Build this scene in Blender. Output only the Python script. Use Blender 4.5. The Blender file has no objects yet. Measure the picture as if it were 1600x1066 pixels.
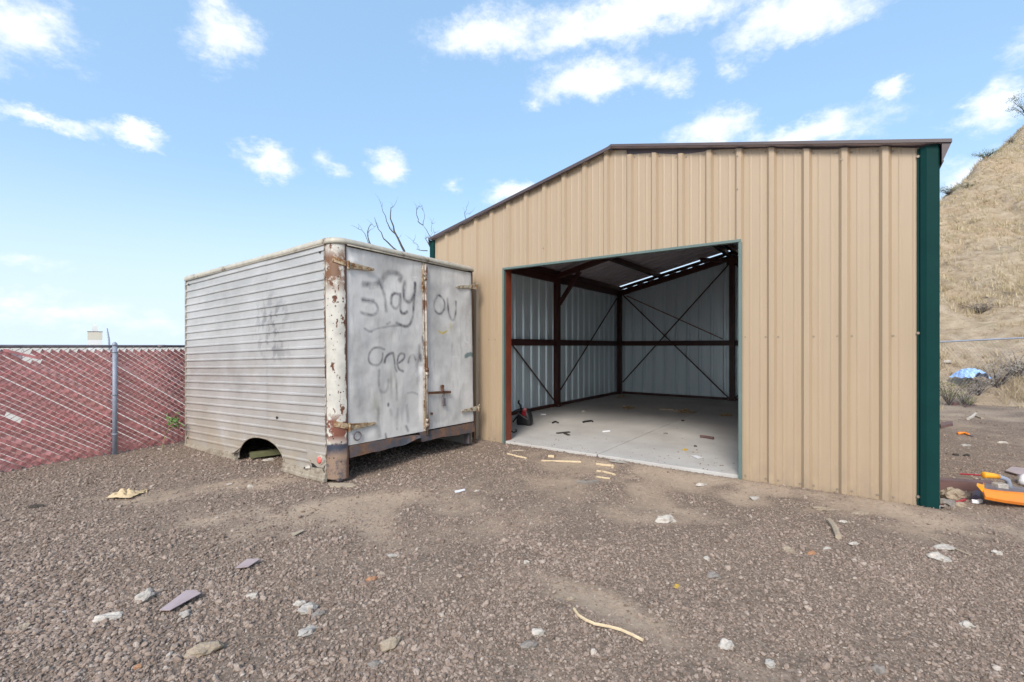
import bpy, bmesh, math, random
import numpy as np
from mathutils import Vector, Matrix, Euler, noise as mnoise

random.seed(7)
rng = np.random.default_rng(7)
S = bpy.context.scene
COL = S.collection
R = math.radians

# ------------------------------------------------------------------ camera
F_PX, HY, EYE = 736.68, 540.8, 1.5            # focal length and horizon in photo pixels, eye height
cam_d = bpy.data.cameras.new('camera')
cam = bpy.data.objects.new('camera', cam_d)
COL.objects.link(cam)
cam.location = (0, 0, EYE)
cam.rotation_euler = (R(90), 0, 0)
cam_d.sensor_width = 36
cam_d.lens = 36 * F_PX / 1600
cam_d.shift_y = 7.8 / 1600
cam_d.clip_end = 9000
cam_d.clip_start = 0.05
S.camera = cam

# ------------------------------------------------------------------ light, sky, exposure
SUN_DIR = Vector((-0.19, -0.58, 0.49)).normalized()     # towards the sun: high behind the camera, veiled by thin cloud
sun_d = bpy.data.lights.new('sun', 'SUN')
sun_d.energy = 1.35
sun_d.angle = R(18)
sun_d.color = (1.0, 0.94, 0.86)
sun = bpy.data.objects.new('sun', sun_d)
COL.objects.link(sun)
sun.rotation_euler = SUN_DIR.to_track_quat('Z', 'Y').to_euler()
S.view_settings.view_transform = 'Standard'
S.view_settings.look = 'None'
S.view_settings.exposure = 1.2
S.view_settings.gamma = 1.0
S.view_settings.use_curve_mapping = False
S.cycles.max_bounces = 10
S.cycles.diffuse_bounces = 8
S.cycles.use_denoising = True
SKY_STRENGTH = 0.080

W_ = bpy.data.worlds.new('World')
S.world = W_
W_.use_nodes = True
nt = W_.node_tree
nt.nodes.clear()


def N(tree, kind, **kw):
    n = tree.nodes.new(kind)
    for k, v in kw.items():
        if k.startswith('i_'):
            n.inputs[k[2:].replace('_', ' ')].default_value = v
        else:
            setattr(n, k, v)
    return n


def math_node(tree, op, a, b=None, c=None, clamp=False):
    n = tree.nodes.new('ShaderNodeMath')
    n.operation = op
    n.use_clamp = clamp
    for i, v in enumerate((a, b, c)):
        if v is None:
            continue
        if isinstance(v, (int, float)):
            n.inputs[i].default_value = v
        else:
            tree.links.new(v, n.inputs[i])
    return n.outputs[0]


def build_world():
    out = N(nt, 'ShaderNodeOutputWorld')
    bg = N(nt, 'ShaderNodeBackground')
    bg.inputs['Strength'].default_value = SKY_STRENGTH
    sky = N(nt, 'ShaderNodeTexSky', sky_type='NISHITA')
    sky.sun_disc = False
    sky.sun_elevation = math.asin(SUN_DIR.z)
    sky.sun_rotation = math.atan2(SUN_DIR.x, SUN_DIR.y)
    sky.air_density = 1.0
    sky.dust_density = 3.0
    sky.ozone_density = 1.0
    tc = N(nt, 'ShaderNodeTexCoord')
    # wisps: the direction is pushed about by noise before the cloud shapes are read
    nz = N(nt, 'ShaderNodeTexNoise', noise_dimensions='3D')
    nz.inputs['Scale'].default_value = 9.0
    nz.inputs['Detail'].default_value = 7.0
    nz.inputs['Roughness'].default_value = 0.68
    mp0 = N(nt, 'ShaderNodeMapping')
    mp0.inputs['Scale'].default_value = (1, 1, 1.7)
    nt.links.new(tc.outputs['Generated'], mp0.inputs['Vector'])
    nt.links.new(mp0.outputs[0], nz.inputs['Vector'])
    sub = N(nt, 'ShaderNodeVectorMath', operation='SUBTRACT')
    nt.links.new(nz.outputs['Color'], sub.inputs[0])
    sub.inputs[1].default_value = (0.5, 0.5, 0.5)
    ma = N(nt, 'ShaderNodeVectorMath', operation='MULTIPLY_ADD')
    nt.links.new(sub.outputs[0], ma.inputs[0])
    ma.inputs[1].default_value = (0.12, 0.12, 0.09)
    nt.links.new(tc.outputs['Generated'], ma.inputs[2])
    warped = ma.outputs[0]
    blobs = [(40, 45, 95, 70, 1), (-60, 20, 120, 90, 1), (345, 55, 62, 62, .92), (330, 0, 50, 40, .8), (75, 197, 85, 20, .85),
             (195, 212, 65, 22, .95), (415, 250, 62, 30, 1), (610, 258, 45, 32, 1), (520, 262, 30, 20, .5),
             (795, 300, 55, 30, .95), (760, 52, 130, 50, .95), (1000, 22, 320, 46, 1.05), (1250, 26, 160, 50, 1.05),
             (930, 120, 125, 44, 1.05), (1035, 128, 60, 30, .75), (1148, 105, 36, 24, .55), (1110, 205, 90, 42, 1),
             (1265, 208, 135, 34, 1), (1380, 150, 36, 24, .85), (1553, 165, 62, 46, 1.05), (1510, 270, 70, 40, .7),
             (20, 405, 70, 22, .42), (95, 485, 130, 30, .55), (235, 505, 110, 30, .45), (15, 470, 60, 22, .6),
             (1640, 60, 60, 60, .7), (560, 500, 200, 26, .35), (705, 282, 22, 14, .5), (1265, 58, 20, 12, .55), (830, 160, 22, 18, .5)]
    dirs = []
    for px, py, rx, ry, w in blobs:
        d = Vector(((px - 800) / F_PX, 1, -(py - HY) / F_PX))
        L = d.length
        dirs.append((d.normalized(), .93 * rx / F_PX / L, .93 * ry / F_PX / L, w))
    rr = random.Random(3)
    for k in range(26):                         # the same scattered cumulus all round, outside the frame too
        az = rr.uniform(R(58), R(302))
        el = rr.uniform(R(8), R(62))
        d = Vector((math.sin(az) * math.cos(el), math.cos(az) * math.cos(el), math.sin(el)))
        dirs.append((d, rr.uniform(.08, .2), rr.uniform(.04, .09), rr.uniform(.7, 1)))
    acc = None
    for d, rx, ry, w in dirs:
        q = d.to_track_quat('Y', 'Z')
        mp = N(nt, 'ShaderNodeMapping', vector_type='TEXTURE')
        mp.inputs['Location'].default_value = d
        mp.inputs['Rotation'].default_value = q.to_euler()
        mp.inputs['Scale'].default_value = (rx, 1.0, ry)
        nt.links.new(warped, mp.inputs['Vector'])
        ln = N(nt, 'ShaderNodeVectorMath', operation='LENGTH')
        nt.links.new(mp.outputs[0], ln.inputs[0])
        w *= .94
        v = math_node(nt, 'MULTIPLY_ADD', ln.outputs['Value'], -w, w)
        acc = v if acc is None else math_node(nt, 'MAXIMUM', acc, v)
    nz2 = N(nt, 'ShaderNodeTexNoise', noise_dimensions='3D')
    nz2.inputs['Scale'].default_value = 22.0
    nz2.inputs['Detail'].default_value = 8.0
    nz2.inputs['Roughness'].default_value = 0.66
    nt.links.new(mp0.outputs[0], nz2.inputs['Vector'])
    dens = math_node(nt, 'ADD', acc, math_node(nt, 'MULTIPLY_ADD', nz2.outputs['Fac'], 1.2, -0.58))
    mr = N(nt, 'ShaderNodeMapRange', interpolation_type='SMOOTHSTEP')
    nt.links.new(dens, mr.inputs['Value'])
    mr.inputs['From Min'].default_value = 0.0
    mr.inputs['From Max'].default_value = 0.90
    mr.inputs['To Max'].default_value = 0.97
    # thin high veil that makes the blue pale
    veil = N(nt, 'ShaderNodeMix', data_type='RGBA')
    veil.inputs['Factor'].default_value = 0.29
    nt.links.new(sky.outputs[0], veil.inputs['A'])
    veil.inputs['B'].default_value = (4.3, 7.4, 11.0, 1)
    # milky air low over the horizon, the same all the way round
    sx = N(nt, 'ShaderNodeSeparateXYZ')
    nt.links.new(tc.outputs['Generated'], sx.inputs[0])
    hz = N(nt, 'ShaderNodeMapRange', interpolation_type='SMOOTHSTEP')
    nt.links.new(sx.outputs['Z'], hz.inputs['Value'])
    for k_, v_ in (('From Min', .34), ('From Max', -.02), ('To Min', 0.), ('To Max', .92)):
        hz.inputs[k_].default_value = v_
    low = N(nt, 'ShaderNodeMix', data_type='RGBA')
    nt.links.new(hz.outputs[0], low.inputs['Factor'])
    nt.links.new(veil.outputs['Result'], low.inputs['A'])
    low.inputs['B'].default_value = (4.7, 5.6, 6.3, 1)
    mix = N(nt, 'ShaderNodeMix', data_type='RGBA')
    nt.links.new(mr.outputs[0], mix.inputs['Factor'])
    nt.links.new(low.outputs['Result'], mix.inputs['A'])
    mix.inputs['B'].default_value = (6.3, 6.5, 6.8, 1)
    nt.links.new(mix.outputs['Result'], bg.inputs['Color'])
    nt.links.new(bg.outputs[0], out.inputs['Surface'])


build_world()

# ------------------------------------------------------------------ helpers: noise


def vnoise(x, y, seed=0):
    x = np.asarray(x, float)
    y = np.asarray(y, float)
    xi = np.floor(x).astype(np.int64)
    yi = np.floor(y).astype(np.int64)
    xf = x - xi
    yf = y - yi

    def hsh(a, b):
        n = (a * 374761393 + b * 668265263 + seed * 974711) & 0x7fffffff
        n = ((n ^ (n >> 13)) * 1274126177) & 0x7fffffff
        return ((n ^ (n >> 16)) & 0xffff) / 65535.0
    u = xf * xf * (3 - 2 * xf)
    v = yf * yf * (3 - 2 * yf)
    return (hsh(xi, yi) * (1 - u) + hsh(xi + 1, yi) * u) * (1 - v) + (hsh(xi, yi + 1) * (1 - u) + hsh(xi + 1, yi + 1) * u) * v


def fbm(x, y, oct_=4, seed=0, gain=.5):
    a, t, s = 1.0, 0.0, 0.0
    for i in range(oct_):
        t = t + a * (vnoise(x * 2 ** i, y * 2 ** i, seed + i * 17) - .5)
        s += a
        a *= gain
    return t / s * 2


def sstep(a, b, x):
    t = np.clip((np.asarray(x, float) - a) / (b - a), 0, 1)
    return t * t * (3 - 2 * t)


# ------------------------------------------------------------------ helpers: materials


def ramp(tree, fac, stops):
    cr = tree.nodes.new('ShaderNodeValToRGB')
    el = cr.color_ramp.elements
    el[0].position, el[0].color = stops[0][0], (*stops[0][1], 1)
    el[1].position, el[1].color = stops[-1][0], (*stops[-1][1], 1)
    for p, c in stops[1:-1]:
        e = el.new(p)
        e.color = (*c, 1)
    tree.links.new(fac, cr.inputs[0])
    return cr.outputs[0]


def mixc(tree, fac, a, b, mode='MIX'):
    m = tree.nodes.new('ShaderNodeMix')
    m.data_type = 'RGBA'
    m.blend_type = mode
    for s, v in (('Factor', fac), ('A', a), ('B', b)):
        if isinstance(v, (int, float)):
            m.inputs[s].default_value = v
        elif isinstance(v, tuple):
            m.inputs[s].default_value = (*v[:3], 1)
        else:
            tree.links.new(v, m.inputs[s])
    return m.outputs['Result']


class Mat:
    """small builder round one Principled material"""

    def __init__(s, name, color=(.5, .5, .5), rough=.6, metal=0., spec=.5):
        s.m = bpy.data.materials.new(name)
        s.m.use_nodes = True
        s.t = s.m.node_tree
        s.b = s.t.nodes['Principled BSDF']
        s.b.inputs['Base Color'].default_value = (*color, 1)
        s.b.inputs['Roughness'].default_value = rough
        s.b.inputs['Metallic'].default_value = metal
        s.b.inputs['Specular IOR Level'].default_value = spec
        s.tc = s.t.nodes.new('ShaderNodeTexCoord')

    def noise(s, scale, detail=4, rough=.55, stretch=(1, 1, 1), coord='Object', seed=0):
        mp = s.t.nodes.new('ShaderNodeMapping')
        mp.inputs['Scale'].default_value = stretch
        mp.inputs['Location'].default_value = (seed * 3.1, seed * 1.7, seed * 2.3)
        s.t.links.new(s.tc.outputs[coord], mp.inputs[0])
        n = s.t.nodes.new('ShaderNodeTexNoise')
        n.inputs['Scale'].default_value = scale
        n.inputs['Detail'].default_value = detail
        n.inputs['Roughness'].default_value = rough
        s.t.links.new(mp.outputs[0], n.inputs['Vector'])
        return n.outputs['Fac']

    def voro(s, scale, coord='Object', feature='F1', out='Distance'):
        n = s.t.nodes.new('ShaderNodeTexVoronoi')
        n.feature = feature
        n.inputs['Scale'].default_value = scale
        s.t.links.new(s.tc.outputs[coord], n.inputs['Vector'])
        return n.outputs[out]

    def remap(s, v, a, b, c=0., d=1.):
        n = s.t.nodes.new('ShaderNodeMapRange')
        s.t.links.new(v, n.inputs['Value'])
        n.inputs['From Min'].default_value, n.inputs['From Max'].default_value = a, b
        n.inputs['To Min'].default_value, n.inputs['To Max'].default_value = c, d
        return n.outputs[0]

    def attr(s, name):
        n = s.t.nodes.new('ShaderNodeAttribute')
        n.attribute_name = name
        return n.outputs['Fac']

    def sep(s, coord='Object'):
        n = s.t.nodes.new('ShaderNodeSeparateXYZ')
        s.t.links.new(s.tc.outputs[coord], n.inputs[0])
        return n.outputs

    def rnd(s):
        return s.t.nodes.new('ShaderNodeObjectInfo').outputs['Random']

    def color(s, sock):
        s.t.links.new(sock, s.b.inputs['Base Color'])

    def roughness(s, sock):
        s.t.links.new(sock, s.b.inputs['Roughness'])

    def bump(s, h, strength=.3, dist=.01):
        b = s.t.nodes.new('ShaderNodeBump')
        b.inputs['Strength'].default_value = strength
        b.inputs['Distance'].default_value = dist
        s.t.links.new(h, b.inputs['Height'])
        old = s.b.inputs['Normal'].links
        if old:
            s.t.links.new(old[0].from_socket, b.inputs['Normal'])
        s.t.links.new(b.outputs[0], s.b.inputs['Normal'])


def simple(name, c1, c2=None, rough=.6, metal=0., scale=6, bump=.0, stretch=(1, 1, 1), lo=.35, hi=.65, dist=.004, spec=.5):
    m = Mat(name, c1, rough, metal, spec)
    if c2 is not None:
        n = m.noise(scale, 5, .6, stretch)
        m.color(mixc(m.t, m.remap(n, lo, hi), c1, c2))
    if bump:
        m.bump(m.noise(scale * 5, 4, .6, stretch), bump, dist)
    return m.m


# tan painted panel with faint dirt near the bottom and a little vertical streaking
def m_tan():
    m = Mat('tan_painted_steel', (.5, .4, .29), .36)
    st = m.noise(3, 4, .6, (7, 7, .25))
    c = mixc(m.t, m.remap(st, .3, .7), (.402, .308, .212), (.368, .279, .186))
    bl = m.noise(1.1, 3, .5)
    c = mixc(m.t, m.remap(bl, .35, .7, 0, .35), c, (.41, .312, .21))
    z = m.sep()[2]
    dirt = m.remap(z, .45, 0, 0, 1.3)
    dn = m.noise(9, 6, .65, (1, 1, .5))
    dm = math_node(m.t, 'MULTIPLY', dirt, m.remap(dn, .35, .75), clamp=True)
    c = mixc(m.t, math_node(m.t, 'MULTIPLY', dm, .7), c, (.27, .21, .155))
    m.color(c)
    m.roughness(m.remap(m.noise(5, 4), .3, .7, .30, .46))
    m.bump(m.noise(2.2, 2, .5, (3, 3, .5)), .12, .01)
    return m.m


M = {}
M['tan'] = m_tan()
M['panel_back'] = simple('grey_panel_backing', (.80, .91, .95), (.74, .85, .90), .30, .22, 2, 0, (6, 6, .4))
M['roof_brown'] = simple('brown_roof_paint', (.085, .062, .066), (.066, .05, .053), .4, 0, 4)
M['roof_back'] = simple('dark_roof_backing', (.62, .53, .56), (.55, .47, .50), .45, 0, 3)
M['green'] = simple('green_trim_paint', (.006, .036, .034), (.007, .042, .039), .5, 0, 3, spec=.06)
M['green_pale'] = simple('sky_reflecting_green_trim', (.10, .150, .140), (.12, .17, .158), .45, 0, 5)  # trim green lightened in colour for the sky it reflects
M['primer'] = simple('dark_red_primer', (.055, .017, .014), (.085, .028, .020), .45, 0, 5, .1)
M['orange_primer'] = simple('orange_red_primer', (.22, .042, .018), (.16, .032, .015), .5, 0, 6, .1)
M['screw'] = simple('zinc_screw', (.26, .215, .17), None, .5, .2)
M['galv'] = simple('galvanised_steel', (.30, .33, .40), (.24, .27, .33), .6, .2, 18)
M['galv_dull'] = simple('dull_galvanised_rail', (.24, .21, .22), (.16, .14, .15), .55, .4, 18)


def m_concrete():
    m = Mat('slab_concrete', (.5, .5, .5), .78)
    a = m.noise(1.3, 6, .62)
    c = ramp(m.t, a, [(.3, (.41, .395, .375)), (.5, (.48, .465, .44)), (.7, (.53, .515, .49))])
    sp = m.noise(16, 5, .7)
    c = mixc(m.t, m.remap(sp, .58, .72, 0, .35), c, (.30, .28, .26))
    d = m.noise(3.1, 5, .7, seed=2)
    c = mixc(m.t, m.remap(d, .55, .75, 0, .35), c, (.36, .31, .26))
    m.color(c)
    m.bump(m.noise(60, 4, .6), .15, .003)
    return m.m


M['concrete'] = m_concrete()


def m_alu_side():
    m = Mat('weathered_ribbed_aluminium', (.6, .6, .62), .42, .30)
    n1 = m.noise(1.0, 6, .62, (1, 1, 1.4))
    c = ramp(m.t, n1, [(.28, (.34, .33, .32)), (.5, (.465, .458, .445)), (.72, (.56, .553, .545))])
    n2 = m.noise(7, 5, .7, (.35, 1, 2.5))
    c = mixc(m.t, m.remap(n2, .55, .75, 0, .45), c, (.36, .33, .30))
    # hand-sized dark smudges in the upper right half of the side
    sx, sy, sz = m.sep()
    ms = math_node(m.t, 'MULTIPLY', m.remap(math_node(m.t, 'ABSOLUTE', math_node(m.t, 'ADD', sx, 1.32)), .55, .08),
                   m.remap(math_node(m.t, 'ABSOLUTE', math_node(m.t, 'ADD', sz, -1.75)), .62, .15), clamp=True)
    n3 = m.noise(6.5, 2.5, .5, (1.2, 1, .8), seed=1)
    sm = math_node(m.t, 'MULTIPLY', ms, m.remap(n3, .50, .60), clamp=True)
    c = mixc(m.t, math_node(m.t, 'MULTIPLY', sm, .75), c, (.16, .155, .165))
    # tan dust creeping up from the ground
    du = math_node(m.t, 'MULTIPLY', m.remap(sz, 1.0, .15), m.remap(m.noise(2.2, 5, .65, seed=4), .25, .6), clamp=True)
    c = mixc(m.t, math_node(m.t, 'MULTIPLY', du, .9), c, (.42, .36, .275))
    br = math_node(m.t, 'MULTIPLY', m.remap(math_node(m.t, 'ABSOLUTE', math_node(m.t, 'ADD', sz, -1.17)), .32, .05),
                   m.remap(m.noise(2.6, 5, .6, seed=6), .45, .7), clamp=True)
    c = mixc(m.t, math_node(m.t, 'MULTIPLY', br, .5), c, (.36, .31, .24))
    m.color(c)
    m.roughness(m.remap(m.noise(6, 5), .3, .7, .36, .58))
    m.bump(m.noise(2.5, 3, .5, (1, 1, 2)), .18, .01)
    return m.m


def m_alu_door():
    m = Mat('sprayed_aluminium_door', (.5, .5, .5), .45, .12)
    n1 = m.noise(1.6, 6, .65)
    c = ramp(m.t, n1, [(.28, (.46, .45, .435)), (.48, (.65, .635, .61)), (.72, (.80, .78, .745))])
    n2 = m.noise(5, 6, .7, (2.2, 2.2, .5), seed=3)
    c = mixc(m.t, m.remap(n2, .52, .75, 0, .6), c, (.40, .385, .36))
    n4 = m.noise(14, 6, .75, seed=5)
    c = mixc(m.t, m.remap(n4, .64, .74, 0, .5), c, (.78, .77, .75))
    c = mixc(m.t, m.attr('stain'), c, (.30, .30, .16))
    c = mixc(m.t, m.attr('yellow'), c, (.60, .47, .10))
    c = mixc(m.t, m.attr('white_scrape'), c, (.74, .73, .72))
    c = mixc(m.t, m.attr('teal'), c, (.10, .19, .19))
    sp = m.attr('spray')
    br = m.remap(m.noise(24, 4, .65, seed=8), .25, .75, .6, 1.2)
    c = mixc(m.t, math_node(m.t, 'MULTIPLY', sp, br, clamp=True), c, (.085, .08, .095))
    m.color(c)
    m.roughness(m.remap(m.noise(4, 5), .3, .7, .38, .6))
    m.bump(m.noise(7, 4, .55), .12, .01)
    return m.m


def m_rusty(name, paint, rust, lo, hi, metal=0., scale=5, seed=0, stretch=(1, 1, .55), extra=None):
    m = Mat(name, paint, .6, metal)
    n = m.noise(scale, 7, .68, stretch, seed=seed)
    fine = m.noise(scale * 7, 4, .6, seed=seed + 1)
    mask = m.remap(math_node(m.t, 'ADD', n, math_node(m.t, 'MULTIPLY_ADD', fine, .16, -.08)), lo, hi)
    tone = m.noise(scale * 1.7, 5, .6, seed=seed + 3)
    pc = mixc(m.t, m.remap(tone, .3, .7), paint, tuple(v * .72 for v in paint))
    rc = mixc(m.t, m.remap(fine, .3, .7), rust, tuple(v * .5 for v in rust))
    c = mixc(m.t, mask, pc, rc)
    if extra:
        c = extra(m, c)
    m.color(c)
    m.roughness(m.remap(mask, 0, 1, .5, .85))
    m.bump(mask, -.25, .003)
    return m.m


def post_extra(m, c):
    z = m.sep()[2]
    n = m.noise(6, 6, .7, seed=9)
    edge = math_node(m.t, 'ADD', z, math_node(m.t, 'MULTIPLY_ADD', n, .12, -.06))
    blue = m.remap(edge, .42, .40)
    c = mixc(m.t, blue, c, (.035, .042, .065))
    rust = math_node(m.t, 'MULTIPLY', m.remap(edge, .36, .27), m.remap(m.noise(11, 5, .7, seed=4), .3, .5), clamp=True)
    c = mixc(m.t, rust, c, (.255, .175, .125))
    top = math_node(m.t, 'MULTIPLY', m.remap(math_node(m.t, 'ABSOLUTE', math_node(m.t, 'ADD', z, -2.38)), .3, .12),
                    m.remap(m.noise(8, 5, .65, seed=12), .4, .52), clamp=True)
    c = mixc(m.t, top, c, (.17, .085, .045))
    low = math_node(m.t, 'MULTIPLY', m.remap(math_node(m.t, 'ABSOLUTE', math_node(m.t, 'ADD', z, -.58)), .20, .08),
                    m.remap(m.noise(7, 5, .65, seed=21), .46, .50), clamp=True)
    c = mixc(m.t, low, c, (.165, .058, .036))
    y_ = m.sep()[1]
    jamb = math_node(m.t, 'ADD', y_, math_node(m.t, 'MULTIPLY_ADD', m.noise(9, 6, .7, (1, 1, .35), seed=15), .16, -.08))
    c = mixc(m.t, m.remap(jamb, .135, .150), c, (.085, .042, .028))
    v = m.voro(19)
    keep = m.noise(3.5, 3, .5, seed=17)
    chip = math_node(m.t, 'MULTIPLY', m.remap(v, .21, .15), m.remap(keep, .47, .53), clamp=True)
    c = mixc(m.t, chip, c, (.06, .035, .028))
    return c


M['alu_side'] = m_alu_side()
M['alu_door'] = m_alu_door()
M['post_paint'] = m_rusty('chipped_white_post_paint', (.60, .58, .52), (.16, .065, .035), .565, .585, 0, 4.2, 2, (1.3, 1.3, .6), post_extra)
M['roof_trim'] = m_rusty('dirty_cream_trim', (.50, .465, .385), (.22, .16, .10), .55, .68, 0, 7, 5, (1, 1, 1))
M['hinge'] = m_rusty('rust_stained_hinge', (.50, .40, .26), (.25, .115, .04), .43, .57, 0, 14, 6, (1, 1, 1))
M['hinge_white'] = m_rusty('chipped_cream_hinge', (.52, .47, .37), (.24, .13, .05), .48, .58, 0, 14, 7, (1, 1, 1))
M['rust_sill'] = m_rusty('blue_black_rusty_sill', (.085, .088, .105), (.23, .125, .075), .42, .56, .0, 4, 8, (1, 1, 1))
M['rod'] = m_rusty('rusty_lock_rod', (.50, .44, .37), (.20, .10, .05), .46, .56, 0, 9, 9, (1, 1, .6))
M['rust'] = m_rusty('brown_rust', (.17, .075, .035), (.10, .045, .025), .4, .6, 0, 16, 3, (1, 1, 1))
M['skirt'] = m_rusty('dusty_skirt_rail', (.42, .375, .30), (.30, .245, .185), .45, .6, .1, 6, 4, (1, 1, 1))
M['dark_steel'] = simple('dark_underframe', (.035, .03, .028), (.06, .045, .035), .7, 0, 6, .2)
M['reflector'] = simple('red_reflector', (.68, .17, .14), (.6, .12, .10), .25, 0, 40)
M['rubber'] = simple('black_plastic', (.015, .015, .016), (.022, .022, .023), .45, 0, 12)


def m_slat():
    m = Mat('red_fence_slat', (.3, .05, .045), .55, 0, .3)
    r = m.rnd()
    c = ramp(m.t, r, [(0, (.62, .215, .205)), (.5, (.72, .28, .265)), (.85, (.78, .34, .322)), (1, (.80, .42, .40))])
    n = m.noise(3.5, 5, .65)
    c = mixc(m.t, m.remap(n, .35, .75, 0, .55), c, (.62, .34, .32))
    z = m.sep()[2]
    dn = m.noise(5, 5, .7, seed=2)
    du = math_node(m.t, 'MULTIPLY', m.remap(z, .55, 0), m.remap(dn, .35, .65), clamp=True)
    c = mixc(m.t, math_node(m.t, 'MULTIPLY', du, .55), c, (.25, .13, .09))
    m.color(c)
    return m.m


M['slat'] = m_slat()
M['mesh_wire'] = simple('red_coated_wire', (.22, .06, .058), (.16, .045, .043), .5, 0, 20)


def m_ground():
    m = Mat('gravelly_dirt', (.2, .16, .13), .92, 0, .25)
    d = m.attr('dirt')
    big = m.noise(.8, 6, .62)
    fine = m.noise(26, 6, .72)
    v = m.voro(75)
    vc = m.voro(75, out='Color')
    sep = m.t.nodes.new('ShaderNodeSeparateColor')
    m.t.links.new(vc, sep.inputs[0])
    grav = ramp(m.t, sep.outputs[0], [(0, (.115, .085, .064)), (.45, (.195, .149, .115)), (.8, (.265, .205, .160)), (1, (.36, .29, .235))])
    grav = mixc(m.t, m.remap(fine, .3, .7, .0, .6), grav, (.170, .128, .097))
    dirt = ramp(m.t, math_node(m.t, 'ADD', math_node(m.t, 'MULTIPLY', fine, .5), math_node(m.t, 'MULTIPLY', big, .5)),
                [(.3, (.235, .176, .128)), (.5, (.345, .267, .198)), (.72, (.45, .358, .272))])
    dm = m.remap(math_node(m.t, 'ADD', d, math_node(m.t, 'MULTIPLY_ADD', fine, .6, -.3)), .3, .75)
    c = mixc(m.t, dm, grav, dirt)
    far = m.attr('pale_land')
    c = mixc(m.t, far, c, mixc(m.t, m.remap(big, .35, .65), (.56, .50, .42), (.46, .42, .35)))
    m.color(c)
    m.bump(v, -.7, .014)
    m.bump(fine, .7, .016)
    m.bump(m.noise(5, 5, .6), .35, .05)
    return m.m


M['ground'] = m_ground()


def m_stone():
    m = Mat('crushed_stone', (.2, .16, .14), .9, 0, .25)
    c = ramp(m.t, m.rnd(), [(0, (.15, .110, .086)), (.3, (.235, .177, .142)), (.7, (.315, .243, .198)), (.93, (.39, .314, .260)), (.988, (.43, .36, .305)), (1, (.52, .46, .40))])
    n = m.noise(2.5, 4, .6)
    c = mixc(m.t, m.remap(n, .3, .7, 0, .5), c, (.235, .180, .143))
    m.color(c)
    return m.m


M['stone'] = m_stone()


def rock_mat(name, a, b):
    return simple(name, a, b, .9, 0, 14, .6, (1, 1, 1), .35, .65, .01, .25)


M['rock_pale'] = rock_mat('pale_concrete_rubble', (.46, .425, .38), (.33, .30, .265))
M['rock_white'] = rock_mat('whitish_stone', (.56, .51, .45), (.36, .325, .28))
M['rock_tan'] = rock_mat('tan_sandstone', (.37, .30, .225), (.28, .225, .165))
M['rock_grey'] = rock_mat('grey_stone', (.27, .24, .215), (.19, .17, .15))
M['rock_dark'] = rock_mat('dark_lump', (.045, .038, .034), (.07, .06, .05))
M['rock_orange'] = rock_mat('orange_brick_chip', (.42, .22, .12), (.35, .19, .11))
M['rock_yellow'] = rock_mat('ochre_chip', (.50, .34, .07), (.42, .28, .06))
M['wood_pale'] = simple('pale_splintered_wood', (.66, .53, .35), (.54, .42, .26), .75, 0, 9, .2, (1, 6, 1))
M['wood_grey'] = simple('weathered_wood', (.42, .35, .26), (.33, .27, .20), .8, 0, 12, .3, (1, 6, 1))
M['cloth_tan'] = simple('straw_coloured_rag', (.60, .47, .29), (.48, .37, .22), .85, 0, 20, .4)
M['paper'] = simple('white_paper', (.78, .78, .80), (.70, .70, .72), .7, 0, 10)
M['trim_offcut'] = simple('mauve_painted_offcut', (.42, .335, .335), (.36, .285, .285), .4, 0, 8)
M['trim_brown'] = simple('brown_steel_offcut', (.150, .085, .078), (.12, .068, .062), .5, 0, 8, .1)
M['red_plastic'] = simple('red_plastic', (.35, .02, .03), (.28, .015, .025), .35, 0, 8)
M['orange_plastic'] = simple('orange_plastic', (.80, .235, .015), (.62, .19, .03), .38, 0, 3)
M['yellow_plastic'] = simple('yellow_orange_plastic', (.80, .36, .02), (.72, .30, .02), .4, 0, 5)
M['blue_tarp'] = simple('bright_blue_tarp', (.26, .47, .88), (.40, .58, .92), .5, 0, 7, .3)
M['purple_pipe'] = simple('grey_purple_plastic', (.13, .11, .17), (.10, .085, .13), .5, 0, 9)
M['leaf_dry'] = simple('dry_leaf', (.36, .24, .12), (.50, .38, .23), .8, 0, 30)
M['weed'] = simple('green_weed_leaf', (.10, .20, .035), (.07, .15, .03), .6, 0, 15)
M['weed_stem'] = simple('pale_weed_stem', (.28, .24, .12), (.22, .20, .09), .7, 0, 15)
M['bark'] = simple('grey_bark', (.055, .047, .042), (.085, .075, .066), .85, 0, 14, .3)
M['tower_hazed'] = simple('hazed_tower_concrete', (.58, .54, .45), (.54, .50, .42), .8, 0, .05)  # tower colour made paler, distance haze is put into it
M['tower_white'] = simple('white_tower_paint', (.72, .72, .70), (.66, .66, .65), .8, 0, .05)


def m_grass(name, stops):
    m = Mat(name, (.3, .24, .13), .8, 0, .2)
    c = ramp(m.t, m.attr('tone'), stops)
    m.color(c)
    return m.m


M['dry_grass'] = m_grass('dry_grass', [(0, (.25, .19, .11)), (.4, (.44, .355, .225)), (.8, (.58, .485, .325)), (1, (.34, .31, .16))])
M['sage'] = m_grass('grey_sage_twigs', [(0, (.13, .105, .085)), (.5, (.27, .235, .20)), (.85, (.36, .33, .29)), (1, (.22, .22, .13))])
M['green_shrub'] = m_grass('olive_shrub_leaves', [(0, (.055, .065, .025)), (.5, (.10, .12, .04)), (1, (.18, .19, .07))])


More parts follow.
